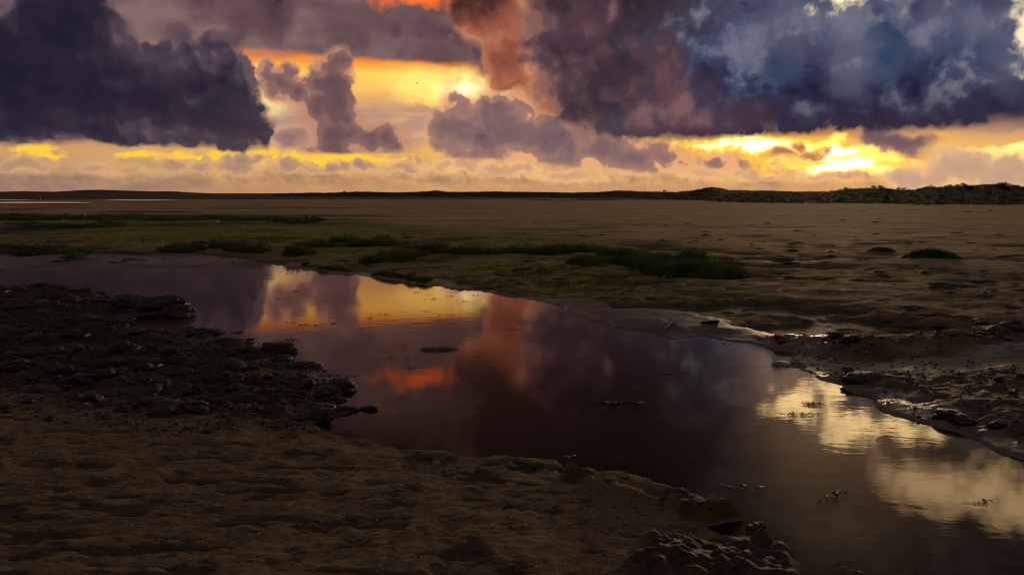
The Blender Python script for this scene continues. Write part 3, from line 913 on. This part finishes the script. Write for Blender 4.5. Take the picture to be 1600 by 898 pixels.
for line, n, jy, s0, s1, meshes, label, group in BANDS:
    pts = along(line, n, jy, 0.01 if 'overhanging' in label else 0.16)
    for (x, y), z in zip(pts, gz_many(pts)):
        s = rnd.uniform(s0, s1)
        link('grass_tuft', rnd.choice(meshes), None, (x, y, max(z, 0.0) - 0.015), (0, 0, rnd.uniform(0, 6.28)), (s, s, s * rnd.uniform(0.75, 1.15)), label=label, category='grass', group=group)

for px, py, rx, ry, hh, dome, label in ((1455, 404, 0.62, 0.36, 0.12, 0.17, 'large low dark grass clump standing alone on the sand at right'),
                                        (1378, 393, 0.34, 0.22, 0.08, 0.07, 'small low grass clump just left of the large lone clump')):
    x, y, z = on_ground(px, py)
    V, F = blades(1500 if rx > 0.5 else 600, rx, ry, 0.05, hh, int(px), 0.007, 0.5, dome)
    cl = link('grass_clump', None, None, (x, y, z), label=label, category='grass')
    link('foliage', mesh_np('foliage', V, F, M_GRASS, False), cl)
    th = np.linspace(0, 2 * np.pi, 25)[None, :-1]; q = np.linspace(1.05, 0.0, 7)[:, None]
    V = np.stack([np.cos(th) * q * rx, np.sin(th) * q * ry, (1 - np.minimum(q, 1) ** 2) * (dome + 0.01) - 0.04 + 0 * th], -1).reshape(-1, 3)
    i = np.arange(6)[:, None] * 24 + np.arange(24)[None]; j = np.arange(6)[:, None] * 24 + (np.arange(24)[None] + 1) % 24
    link('root_mound', mesh_np('root_mound', V, np.stack([i, j, j + 24, i + 24], -1).reshape(-1, 4), M_MUD), cl)

# sparse single blades on the algae flat, too many and too small to count
pts = []
while len(pts) < 2600:
    px, py = rnd.uniform(150, 1250), rnd.uniform(372, 470)
    x, y = gp(px, py, 0.12)
    pts.append((x, y))
pts = np.array(pts)
inside = (poly_sd(pts[:, :1], pts[:, 1:], ALGAE)[:, 0] < -0.3) & (fbm(pts[:, :1], pts[:, 1:], 1.6, 3, 91)[:, 0] > 0.05)
pts = pts[inside]; zz = gz_many(pts)
V0, F0 = blades(7, 0.05, 0.04, 0.02, 0.07, 5, 0.004, 0.7)
V = (V0[None] * rng.uniform(0.6, 1.5, (len(pts), 1, 1)) + np.concatenate([pts, zz[:, None]], 1)[:, None]).reshape(-1, 3)
F = (F0[None] + (np.arange(len(pts)) * len(V0))[:, None, None]).reshape(-1, 3)
link('sprouting_grass', mesh_np('sprouting_grass', V, F, M_GRASS, False), kind='stuff', label='scattered short grass sprouts on the far mudflat', category='grass')

# dune grass, uncountable
X, Y, Z = D1
n = 16000
ci = rng.integers(0, X.shape[1] - 1, n); ri = np.minimum((rng.uniform(0, 1, n) ** 1.3 * 42).astype(int) + 1, X.shape[0] - 2)
u, w = rng.uniform(0, 1, n), rng.uniform(0, 1, n)
mixp = lambda A: (A[ri, ci] * (1 - u) + A[ri, ci + 1] * u) * (1 - w) + (A[ri + 1, ci] * (1 - u) + A[ri + 1, ci + 1] * u) * w
base = np.stack([mixp(X), mixp(Y), mixp(Z)], 1)
V0, F0 = blades(6, 0.35, 0.35, 0.12, 0.36, 8, 0.04, 0.4)
V = (V0[None] * rng.uniform(0.5, 1.2, (n, 1, 1)) + base[:, None]).reshape(-1, 3)
F = (F0[None] + (np.arange(n) * len(V0))[:, None, None]).reshape(-1, 3)
link('dune_grass', mesh_np('dune_grass', V, F, M_MARRAM, False), kind='stuff', label='dark grass covering the dune ridge on the horizon', category='grass')


# shrubs along the dune crest
def crown_mesh(seed):
    r = np.random.default_rng(seed)
    cs = np.array([(r.uniform(-.6, .6), r.uniform(-.5, .5), r.uniform(.35, .85)) for _ in range(7)])
    n = 420
    c = cs[r.integers(0, 7, n)]
    d = r.normal(0, 1, (n, 3)); d /= np.linalg.norm(d, axis=1)[:, None]
    p = c + d * (r.uniform(0.5, 1.0, n) ** 0.5 * 0.36)[:, None] * np.array([1.1, 1.1, 0.85])
    p[:, 2] = np.maximum(p[:, 2], 0.05)
    a = r.normal(0, 1, (n, 3)); a /= np.linalg.norm(a, axis=1)[:, None]
    b = np.cross(a, r.normal(0, 1, (n, 3))); b /= np.linalg.norm(b, axis=1)[:, None]
    s = r.uniform(0.05, 0.1, n)[:, None]
    V = np.stack([p - a * s, p + b * s * .6, p + a * s, p - b * s * .6], 1).reshape(-1, 3)
    return mesh_np('crown', V, np.arange(n * 4).reshape(-1, 4), M_SHRUB, False)


def tube(points, radii, sides=6):
    V, F = [], []
    P = np.array(points, float)
    for i, p in enumerate(P):
        t = P[min(i + 1, len(P) - 1)] - P[max(i - 1, 0)]; t /= np.linalg.norm(t) + 1e-9
        a = np.cross(t, (0.3, 0.2, 1)); a /= np.linalg.norm(a) + 1e-9; b = np.cross(t, a)
        for k in range(sides):
            g = 2 * np.pi * k / sides
            V.append(p + (a * np.cos(g) + b * np.sin(g)) * radii[i])
    for i in range(len(P) - 1):
        for k in range(sides):
            k2 = (k + 1) % sides
            F.append((i * sides + k, i * sides + k2, (i + 1) * sides + k2, (i + 1) * sides + k))
    return np.array(V), np.array(F)


crowns = [crown_mesh(70 + i) for i in range(4)]
sv, sf = [], []
for ang in (0.3, 1.9, 3.4, 4.9):
    V, F = tube([(0, 0, -0.1), (math.cos(ang) * .1, math.sin(ang) * .1, .25), (math.cos(ang) * .35, math.sin(ang) * .35, .6)], [0.035, 0.028, 0.012])
    sf.append(F + sum(len(q) for q in sv)); sv.append(V)
stem_me = mesh_np('stem', np.concatenate(sv), np.concatenate(sf), M_BARK)
spots = []
for i in range(44):
    c = int(rng.integers(0, X.shape[1])) if i > 26 else int(X.shape[1] * rng.uniform(0.53, 0.72))
    spots.append((c, int(rng.integers(22, 36))))
for c, r_ in spots:
    s = rnd.uniform(0.4, 0.85)
    o = link('shrub', None, None, (X[r_, c], Y[r_, c], Z[r_, c] - 0.1), (0, 0, rnd.uniform(0, 6)), (s * 1.3, s * 1.3, s), label='small dark shrub on the dune ridge along the horizon', category='shrub', group='shrubs on the dune ridge')
    link('crown', rnd.choice(crowns), o)
    link('stem', stem_me, o)


# ------------------------------------------------------------------ mud clods
def clod_mesh(seed, sub=4):
    bm = bmesh.new()
    bmesh.ops.create_icosphere(bm, subdivisions=sub, radius=1.0)
    r = np.random.default_rng(seed)
    co = np.array([v.co[:] for v in bm.verts])
    d = np.zeros(len(co))
    for f, a in ((1.3, 0.26), (3.2, 0.24), (7.0, 0.20), (15.0, 0.12), (27.0, 0.06)):
        for _ in range(5):
            k = r.normal(0, 1, 3); k /= np.linalg.norm(k)
            d += a * 0.6 * np.abs(np.sin(co @ k * f + r.uniform(0, 6.28)))
    co = co * (0.02 + d)[:, None] * np.array([1.15, 0.9, 0.60])
    fs = [[v.index for v in f.verts] for f in bm.faces]
    bm.free()
    return mesh_np('mud_clod', co, np.array(fs), M_MUD)


clods = [clod_mesh(90 + i) for i in range(8)]


def put_clod(x, y, z, s, label, group=None, flat=1.0):
    return link('mud_clod', rnd.choice(clods), None, (x, y, z), (rnd.uniform(-.25, .25), rnd.uniform(-.25, .25), rnd.uniform(0, 6.28)), (s * rnd.uniform(.8, 1.4), s, s * flat * rnd.uniform(.7, 1.1)),
                label=label, category='mud clod', group=group)


def scatter(poly, n, test=None):
    xs = [q[0] for q in poly]; ys = [q[1] for q in poly]; out = []
    while len(out) < n:
        a = np.stack([rng.uniform(min(xs), max(xs), 400), rng.uniform(min(ys), max(ys), 400)], 1)
        ok = poly_sd(a[:, :1], a[:, 1:], poly)[:, 0] < 0.02
        ok &= np.abs(a[:, 0]) < 0.66 * a[:, 1] + 0.2
        if test is not None: ok &= test(a)
        out += [tuple(q) for q in a[ok]]
    return out[:n]


dryl = lambda a: poly_sd(a[:, :1], a[:, 1:], SHORE)[:, 0] > 0.05
shore_near = lambda a: (np.abs(poly_sd(a[:, :1], a[:, 1:], SHORE)[:, 0] - 0.12) < 0.12)
BANK_A = [gp(*q) for q in [(0, 446), (110, 448), (280, 480), (320, 496), (0, 500)]]
BANK_B = [gp(*q) for q in [(0, 500), (250, 506), (360, 524), (440, 548), (0, 550)]]
BANK_C = [gp(*q) for q in [(0, 550), (440, 548), (500, 588), (545, 606), (530, 625), (0, 600)]]
BANK_D = [gp(*q) for q in [(0, 600), (530, 620), (530, 645), (430, 645), (250, 660), (0, 625)]]
FOOT = [gp(*q) for q in [(0, 600), (250, 632), (520, 636), (520, 676), (250, 694), (0, 660)]]
for poly, n, s0, s1, test, label, group in (
        (FOOT, 34, 0.008, 0.03, None, 'small dark clod strewn on sand just below the left mud bank', 'small clods on sand below the bank'),
        (BANK_A, 34, 0.04, 0.10, dryl, 'dark clod on the uppermost part of the left mud bank', 'mud clods on the upper bank'),
        (BANK_B, 40, 0.02, 0.055, dryl, 'dark clod in the middle of the left mud bank', 'mud clods in mid bank'),
        (BANK_C, 56, 0.02, 0.06, dryl, 'dark clod on the lower part of the left mud bank', 'mud clods on the lower bank'),
        (BANK_D, 36, 0.015, 0.05, None, 'dark clod where the left mud bank thins out onto sand', 'mud clods on the bank foot'),
        (MUDBANK, 40, 0.02, 0.06, shore_near, 'dark wet clod at the waterline of the left mud bank', 'mud clods on the left waterline'),
        (RIGHTBANK, 12, 0.012, 0.03, None, 'small dark mud clod on the muddy right bank', 'mud clods on the right bank'),
        (RIDGE, 14, 0.02, 0.05, None, 'dark mud lump along the broken lip of the far right bank', 'mud lumps on the far right lip')):
    pts = scatter(poly, n, test)
    for (x, y), z in zip(pts, gz_many(pts)):
        s = s0 + (s1 - s0) * rnd.random() ** 2
        put_clod(x, y, max(z, -0.02) + s * 0.12, s, label, group)
LONE = [(432, 549, 0.090, 'round mud clod standing alone in the water off the left bank'), (455, 545, 0.048, 'small clod just beyond the lone round clod in the water'),
        (480, 573, 0.078, 'knobbly mud clod at the outer edge of the left bank, below the lone round one'), (492, 574, 0.040, 'small clod at the right of the knobbly edge clod'),
        (505, 580, 0.040, 'smallest outlying clod in the water beside the left bank'),
        (208, 482, 0.156, 'broad mud hummock on the spit in the upper creek'), (248, 488, 0.168, 'largest hummock near the tip of the upper spit'), (285, 494, 0.096, 'flat clod at the tip of the upper spit'),
        (278, 518, 0.096, 'rounded clod standing in shallow water below the upper spit'), (305, 519, 0.090, 'middle clod of three below the upper spit'), (335, 519, 0.120, 'long right-hand clod of three below the upper spit'),
        (362, 521, 0.060, 'low clod trailing right of the three below the spit'), (375, 531, 0.060, 'flat clod in the water under the trailing one'),
        (530, 607, 0.078, 'shiny clod on the point of the left mud bank'), (505, 615, 0.078, 'rough clod just behind the shiny point clod'), (505, 643, 0.055, 'dark clod at the root of the low spit by the orange reflection'),
        (545, 641, 0.035, 'clod midway along the low spit by the orange reflection'), (575, 639, 0.026, 'clod near the end of the low spit by the orange reflection'), (490, 655, 0.054, 'clod on the sand edge left of the low spit'),
        (268, 645, 0.078, 'isolated dark mud heap on sand below the left bank'), (300, 642, 0.060, 'smaller heap touching the isolated mud heap on the sand'), (60, 622, 0.084, 'flat dark mud patch at left on the near sand'),
        (1400, 657, 0.028, 'tiny dark stone in the bright right-hand reflection'), (885, 713, 0.036, 'small clod at the near water edge past the slumped hollow'), (1110, 512, 0.060, 'dark clod at the far waterline beside a pale twig'),
        (1345, 600, 0.072, 'weedy dark clod on the right bank where the small gully joins'), (1490, 660, 0.060, 'dark clod on the right waterline'), (1180, 822, 0.040, 'small clod in the shallow between the sand spit and the near mound')]
pts = [gp(q[0], q[1], 0.0) for q in LONE]
for (px, py, s, label), (x, y), z in zip(LONE, pts, gz_many(pts)):
    z = max(z, -0.03)
    put_clod(x, y, z + s * 0.04, s, label, None, 0.5 if 490 < py < 535 else 0.85)

# crumbs too small to count
oc = np.array([(1, 0, 0), (-1, 0, 0), (0, 1, 0), (0, -1, 0), (0, 0, .8), (0, 0, -.8)], float)
of = np.array([(0, 2, 4), (2, 1, 4), (1, 3, 4), (3, 0, 4), (2, 0, 5), (1, 2, 5), (3, 1, 5), (0, 3, 5)])


def crumbs(name, pts, s0, s1, mat, label, flat=1.0, stretch=1.0):
    n = len(pts); z = gz_many(pts)
    s = s0 + (s1 - s0) * rng.uniform(0, 1, n) ** 2.5
    V = oc[None] * rng.uniform(0.5, 1.4, (n, 6, 1)) * s[:, None, None] * np.array([stretch, 1, flat])
    a = rng.uniform(-0.6, 0.6, n) if stretch > 1 else rng.uniform(0, 6.28, n)
    c, sn = np.cos(a)[:, None], np.sin(a)[:, None]
    V = np.stack([V[..., 0] * c - V[..., 1] * sn, V[..., 0] * sn + V[..., 1] * c, V[..., 2]], -1)
    V += np.stack([np.array(pts)[:, 0], np.array(pts)[:, 1], z + s * 0.2 * flat], 1)[:, None]
    F = of[None] + (np.arange(n) * 6)[:, None, None]
    return link(name, mesh_np(name, V.reshape(-1, 3), F.reshape(-1, 3), mat, False), kind='stuff', label=label, category='debris')


dry = lambda a: poly_sd(a[:, :1], a[:, 1:], SHORE)[:, 0] > 0.02
crumbs('mud_crumbs', scatter(MUDBANK, 8000, dry) + scatter(FOOT, 900, dry) + scatter(RIGHTBANK, 500, dry) + scatter(RIDGE, 500), 0.004, 0.022, M_MUD, 'loose mud crumbs strewn over the banks', 0.7)
NEAR = [gp(-150, 640), gp(500, 680), gp(900, 760), gp(1100, 860), gp(1000, 960), gp(-150, 960)]
crumbs('sand_crumbs', scatter(NEAR, 2200, dry), 0.0015, 0.009, M_MUD, 'dark crumbs strewn over the near sand', 0.6)
FLAT = [gp(-100, 480), gp(-100, 345), (-40, 90), (60, 90), gp(1750, 345), gp(1750, 520), gp(1100, 520), gp(700, 448), gp(400, 410)]
fl = []
while len(fl) < 2600:
    px, py = rng.uniform(-50, 1650), 302 + 22 + 230 * rng.uniform(0, 1) ** 1.4
    x, y = gp(px, py, 0.12)
    fl.append((x, y))
fl = np.array(fl)
k = (poly_sd(fl[:, :1], fl[:, 1:], SHORE)[:, 0] > 0.3) & (fbm(fl[:, :1] * 0.5, fl[:, 1:], 5.0, 3, 95)[:, 0] > -0.02)
crumbs('weed_wrack', [tuple(q) for q in fl[k]], 0.015, 0.11, M_WEED, 'dark scraps of dried weed strewn over the far flat', 0.35, 2.4)


# ------------------------------------------------------------------ weed afloat on the creek
def strips(n, rx, ry, seed, ln=0.05, w=0.004, z=0.004, up=0.006):
    r = np.random.default_rng(seed); V = []; F = []
    for i in range(n):
        a = r.uniform(0, 6.28); q = math.sqrt(r.uniform()); x, y = math.cos(a) * q * rx, math.sin(a) * q * ry
        h = r.uniform(-0.6, 0.6) + (math.pi if r.uniform() < .5 else 0); L = ln * r.uniform(.4, 1.3); k = len(V)
        for s in range(4):
            t = s / 3; hw = w * (1 - .6 * t) * r.uniform(.7, 1.3); zz = z + up * math.sin(t * 3.1) * r.uniform(.2, 1.6)
            V += [(x - math.sin(h) * hw, y + math.cos(h) * hw, zz), (x + math.sin(h) * hw, y - math.cos(h) * hw, zz)]
            x += math.cos(h) * L / 3; y += math.sin(h) * L / 3; h += r.uniform(-.7, .7)
        for s in range(3):
            F.append((k + 2 * s, k + 2 * s + 1, k + 2 * s + 3, k + 2 * s + 2))
    return np.array(V), np.array(F)


for px, py, n, rx, ry, label in ((685, 546, 260, 0.17, 0.10, 'matted raft of olive weed floating in mid creek'), (1268, 632, 60, 0.06, 0.05, 'curled dark weed floating in the bright right-hand reflection'),
                                 (1250, 648, 50, 0.12, 0.03, 'thin flat weed strand floating just below the curled weed')):
    x, y = gp(px, py)
    V, F = strips(n, rx, ry, int(px), 0.05, 0.004, 0.004, 0.010)
    link('floating_weed', mesh_np('floating_weed', V, F, M_WEED, False), None, (x, y, 0), kind='thing', label=label, category='seaweed')
scr = []
for i in range(5):
    V, F = strips(9, 0.07, 0.015, 200 + i, 0.05, 0.005, 0.003, 0.008)
    scr.append(mesh_np('weed_scrap', V, F, M_WEED, False))
for (pts, label, group) in (
        ([(rnd.uniform(375, 500), rnd.uniform(420, 475)) for _ in range(22)], 'tiny weed scrap afloat in the pale reflection at the creek bend', 'weed scraps at the bend'),
        ([(rnd.uniform(545, 745), rnd.uniform(455, 500)) for _ in range(14)], 'tiny weed scrap afloat in the golden reflection', 'weed scraps in the golden reflection'),
        ([(x, 505 + rnd.uniform(-4, 4)) for x in (455, 470, 490, 515, 525)] + [(450, 531), (460, 532), (545, 587), (518, 586)], 'tiny weed scrap afloat off the left mud bank', 'weed scraps off the left bank'),
        ([(950 + 8 * k, 630 + rnd.uniform(-1.5, 1.5)) for k in range(8)], 'tiny weed scrap in the short floating row on the dark water', 'weed scraps in a row'),
        ([(806, 515), (795, 513), (1050, 583), (1300, 775), (1535, 785), (1168, 763), (640, 574), (612, 560), (640, 561), (1335, 890)], 'lone weed scrap adrift on open creek water', 'lone weed scraps')):
    for px, py in pts:
        x, y = gp(px, py); s = rnd.uniform(0.6, 1.4)
        link('weed_scrap', rnd.choice(scr), None, (x, y, 0.0005), (0, 0, rnd.uniform(-.4, .4)), (s, s, 1), label=label, category='seaweed', group=group)


pts = scatter(MUDBANK, 650) + scatter(FOOT, 40); zz = gz_many(pts)
VV, FF, k = [], [], 0
for (x, y), z in zip(pts, zz):
    if z < 0.0: continue
    V, F = strips(5, 0.10, 0.07, int(x * 1000) % 9973, 0.10, 0.008, 0.006, 0.018)
    VV.append(V + np.array([x, y, z])); FF.append(F + k); k += len(V)
link('stranded_weed', mesh_np('stranded_weed', np.concatenate(VV), np.concatenate(FF), M_WEED, False), kind='stuff', label='dark stranded weed covering the left mud bank', category='seaweed')


# ------------------------------------------------------------------ shells, twigs, post, bird
def shell_mesh(seed):
    r = np.random.default_rng(seed)
    na, nq = 15, 6
    a = np.linspace(-1.25, 1.25, na)[None]; q = np.linspace(0.03, 1, nq)[:, None]
    rib = 1 + 0.05 * np.cos(a * 14)
    x = np.sin(a) * q * rib; y = np.cos(a) * q * rib - 0.3; z = 0.42 * np.sin(np.pi * np.clip(q, 0, 1) ** 0.7) * np.cos(a * 0.9) + 0.02 * np.cos(a * 14)
    V = np.stack([x, y, z], -1).reshape(-1, 3); n = len(V)
    V2 = V - np.array([0, 0, 0.07]); F = grid_faces(nq, na)
    edge = [i for i in range(na)] + [k * na + na - 1 for k in range(1, nq)] + [(nq - 1) * na + i for i in range(na - 2, -1, -1)] + [k * na for k in range(nq - 2, 0, -1)]
    E = [(edge[i], edge[(i + 1) % len(edge)], edge[(i + 1) % len(edge)] + n, edge[i] + n) for i in range(len(edge))]
    return mesh_np('shell', np.concatenate([V, V2]), np.concatenate([F, F[:, ::-1] + n, np.array(E)]), M_SHELL)


shells = [shell_mesh(i) for i in range(2)]
SH = [((137, 632), 0.022, 'largest white shell on the near sand at left', None), ((85, 644), 0.012, 'small shell left of the largest white shell', None), ((141, 778), 0.012, 'lone shell low on the near sand', None),
      ((405, 834), 0.011, 'lone shell near the bottom edge, left of centre', None), ((590, 812), 0.009, 'lone shell on sand below the slumped hollow', None), ((17, 653), 0.010, 'shell at the left edge of the near sand', None),
      ((227, 660), 0.010, 'shell on sand under the isolated mud heap', None), ((12, 459), 0.05, 'pale shell on top of the mud bank at the left edge', None), ((137, 520), 0.035, 'pale shell midway up the left mud bank', None),
      ((250, 572), 0.03, 'flat white shell in the middle of the left mud bank', None), ((140, 491), 0.03, 'pale shell high on the left mud bank', None), ((102, 555), 0.02, 'small pale shell low on the left mud bank', None),
      ((200, 508), 0.03, 'pale shell beside the upper spit', None), ((243, 620), 0.016, 'shell where mud gives way to sand', None), ((1342, 465), 0.04, 'white shell on the bare far right flat', None)]
for k in range(12):
    SH.append(((rnd.uniform(40, 360), rnd.uniform(333, 349)), rnd.uniform(0.08, 0.13), 'bright pale shell among the distant grass strips at left', 'shells among distant grass'))
for k in range(10):
    SH.append(((rnd.uniform(560, 1120), rnd.uniform(405, 440)), rnd.uniform(0.02, 0.04), 'small pale shell on the weedy far bank below the grass', 'shells on the far bank'))
for k in range(22):
    SH.append(((rnd.uniform(470, 535), rnd.uniform(590, 625)), rnd.uniform(0.008, 0.016), 'tiny glinting shell on the point of the left mud bank', 'shells on the mud point'))
for k in range(26):
    t = rnd.random()
    SH.append(((1080 + 330 * t, 520 + 55 * t + rnd.uniform(-8, 10)), rnd.uniform(0.008, 0.02), 'tiny glinting shell along the far right waterline', 'shells along the right waterline'))
pts = np.array([gp(q[0][0], q[0][1], 0.06) for q in SH]); zz = gz_many(pts)
pts = np.array([gp(q[0][0], q[0][1], max(z, 0.0)) for q, z in zip(SH, zz)]); zz = gz_many(pts)
for ((px, py), s, label, group), (x, y), z in zip(SH, pts, zz):
    link('shell', rnd.choice(shells), None, (x, y, max(z, 0.0) + s * 0.25), (rnd.uniform(-.5, .3), rnd.uniform(-.3, .3), rnd.uniform(0, 6.28)), (s, s, s), label=label, category='shell', group=group)

TW = [((1038, 512), (1068, 498), 0.012, 3, 'pale forked twig lying at the far waterline'), ((1160, 484), (1180, 482), 0.010, 1, 'short pale stick on the far right flat'),
      ((1036, 434), (1052, 428), 0.010, 1, 'short pale stick below the bushy end of the grass'), ((84, 578), (92, 566), 0.008, 2, 'thin pale twig upright in the left mud bank'),
      ((236, 630), (250, 622), 0.006, 1, 'thin pale twig on sand below the left mud bank'), ((1225, 437), (1290, 438), 0.018, 1, 'dark straight stick lying on the far right flat')]
for (a, b, r0, br, label) in TW:
    A = np.array(on_ground(*a)); Bp = np.array(on_ground(*b))
    if 'upright' in label: Bp = A + np.array([0.03, 0.02, 0.09])
    L = np.linalg.norm(Bp - A); n = 7
    pts = [A + (Bp - A) * i / (n - 1) + np.array([0, 0, r0 * 1.4 + 0.02 * L * math.sin(i)]) + rng.normal(0, 0.012 * L, 3) for i in range(n)]
    o = link('twig', None, None, tuple(A), label=label, category='twig')
    V, F = tube([p - A for p in pts], [r0 * (1 - 0.1 * i) for i in range(n)])
    link('stem', mesh_np('stem', V, F, M_BARK if 'dark' in label else M_TWIG), o)
    for k in range(br if br > 1 else 0):
        s = pts[2 + k] - A; d = np.array([rng.uniform(-.2, .5) * L, rng.uniform(-.1, .5) * L, 0.10 * L])
        V, F = tube([s, s + d * .5 + rng.normal(0, .01 * L, 3), s + d], [r0 * .6, r0 * .45, r0 * .2])
        link('branch', mesh_np('branch', V, F, M_TWIG), o)

d = 150.0
x, y = (68 - 800) / FPX * d, d
o = link('marker_post', None, None, (x, y, gz_at(x, y)), label='white marker post far out on the flat at left', category='post')
V, F = tube([(0, 0, -.2), (0, 0, 0.55)], [0.06, 0.05], 10)
link('shaft', mesh_np('shaft', V, F, M_POST), o)
V, F = tube([(0, 0, 0.55), (0, 0, 0.58), (0, 0, 0.62)], [0.07, 0.07, 0.012], 10)
link('cap', mesh_np('cap', V, F, M_POST), o)

# a bird crossing the bright gap
d = 240.0
rx_, ry_, rz_ = ray(652, 131)
bm = bmesh.new()
prof = [(-.30, .005), (-.24, .03), (-.1, .055), (.05, .06), (.15, .045), (.2, .035), (.25, .03), (.29, .012), (.34, .002)]
ring = []
for px_, r_ in prof:
    ring.append([bm.verts.new((px_, r_ * math.cos(k * math.pi / 4), r_ * math.sin(k * math.pi / 4))) for k in range(8)])
for i in range(len(ring) - 1):
    for k in range(8):
        bm.faces.new((ring[i][k], ring[i][(k + 1) % 8], ring[i + 1][(k + 1) % 8], ring[i + 1][k]))
for s in (-1, 1):
    wing = [(0, .10, -.06, .03), (.2, .12, -.08, .16), (.4, .08, -.10, .22), (.62, -.06, -.14, .17)]
    pr = None
    for sy, xf, xb, z in wing:
        t = 0.012 * (1 - sy)
        q = [bm.verts.new((xf, s * sy, z + .02)), bm.verts.new((xb, s * sy, z + .02 + t)), bm.verts.new((xb, s * sy, z + .02 - t)),]
        if pr:
            for k in range(3):
                bm.faces.new((pr[k], pr[(k + 1) % 3], q[(k + 1) % 3], q[k]))
        pr = q
me = bpy.data.meshes.new('bird'); bm.to_mesh(me); bm.free(); me.materials.append(M_BIRD)
link('bird', me, None, (rx_ / ry_ * d, d, CAM_H + rz_ / ry_ * d), (0.5, -0.3, 0.9), label='tiny dark bird flying across the bright gap in the clouds', category='bird')
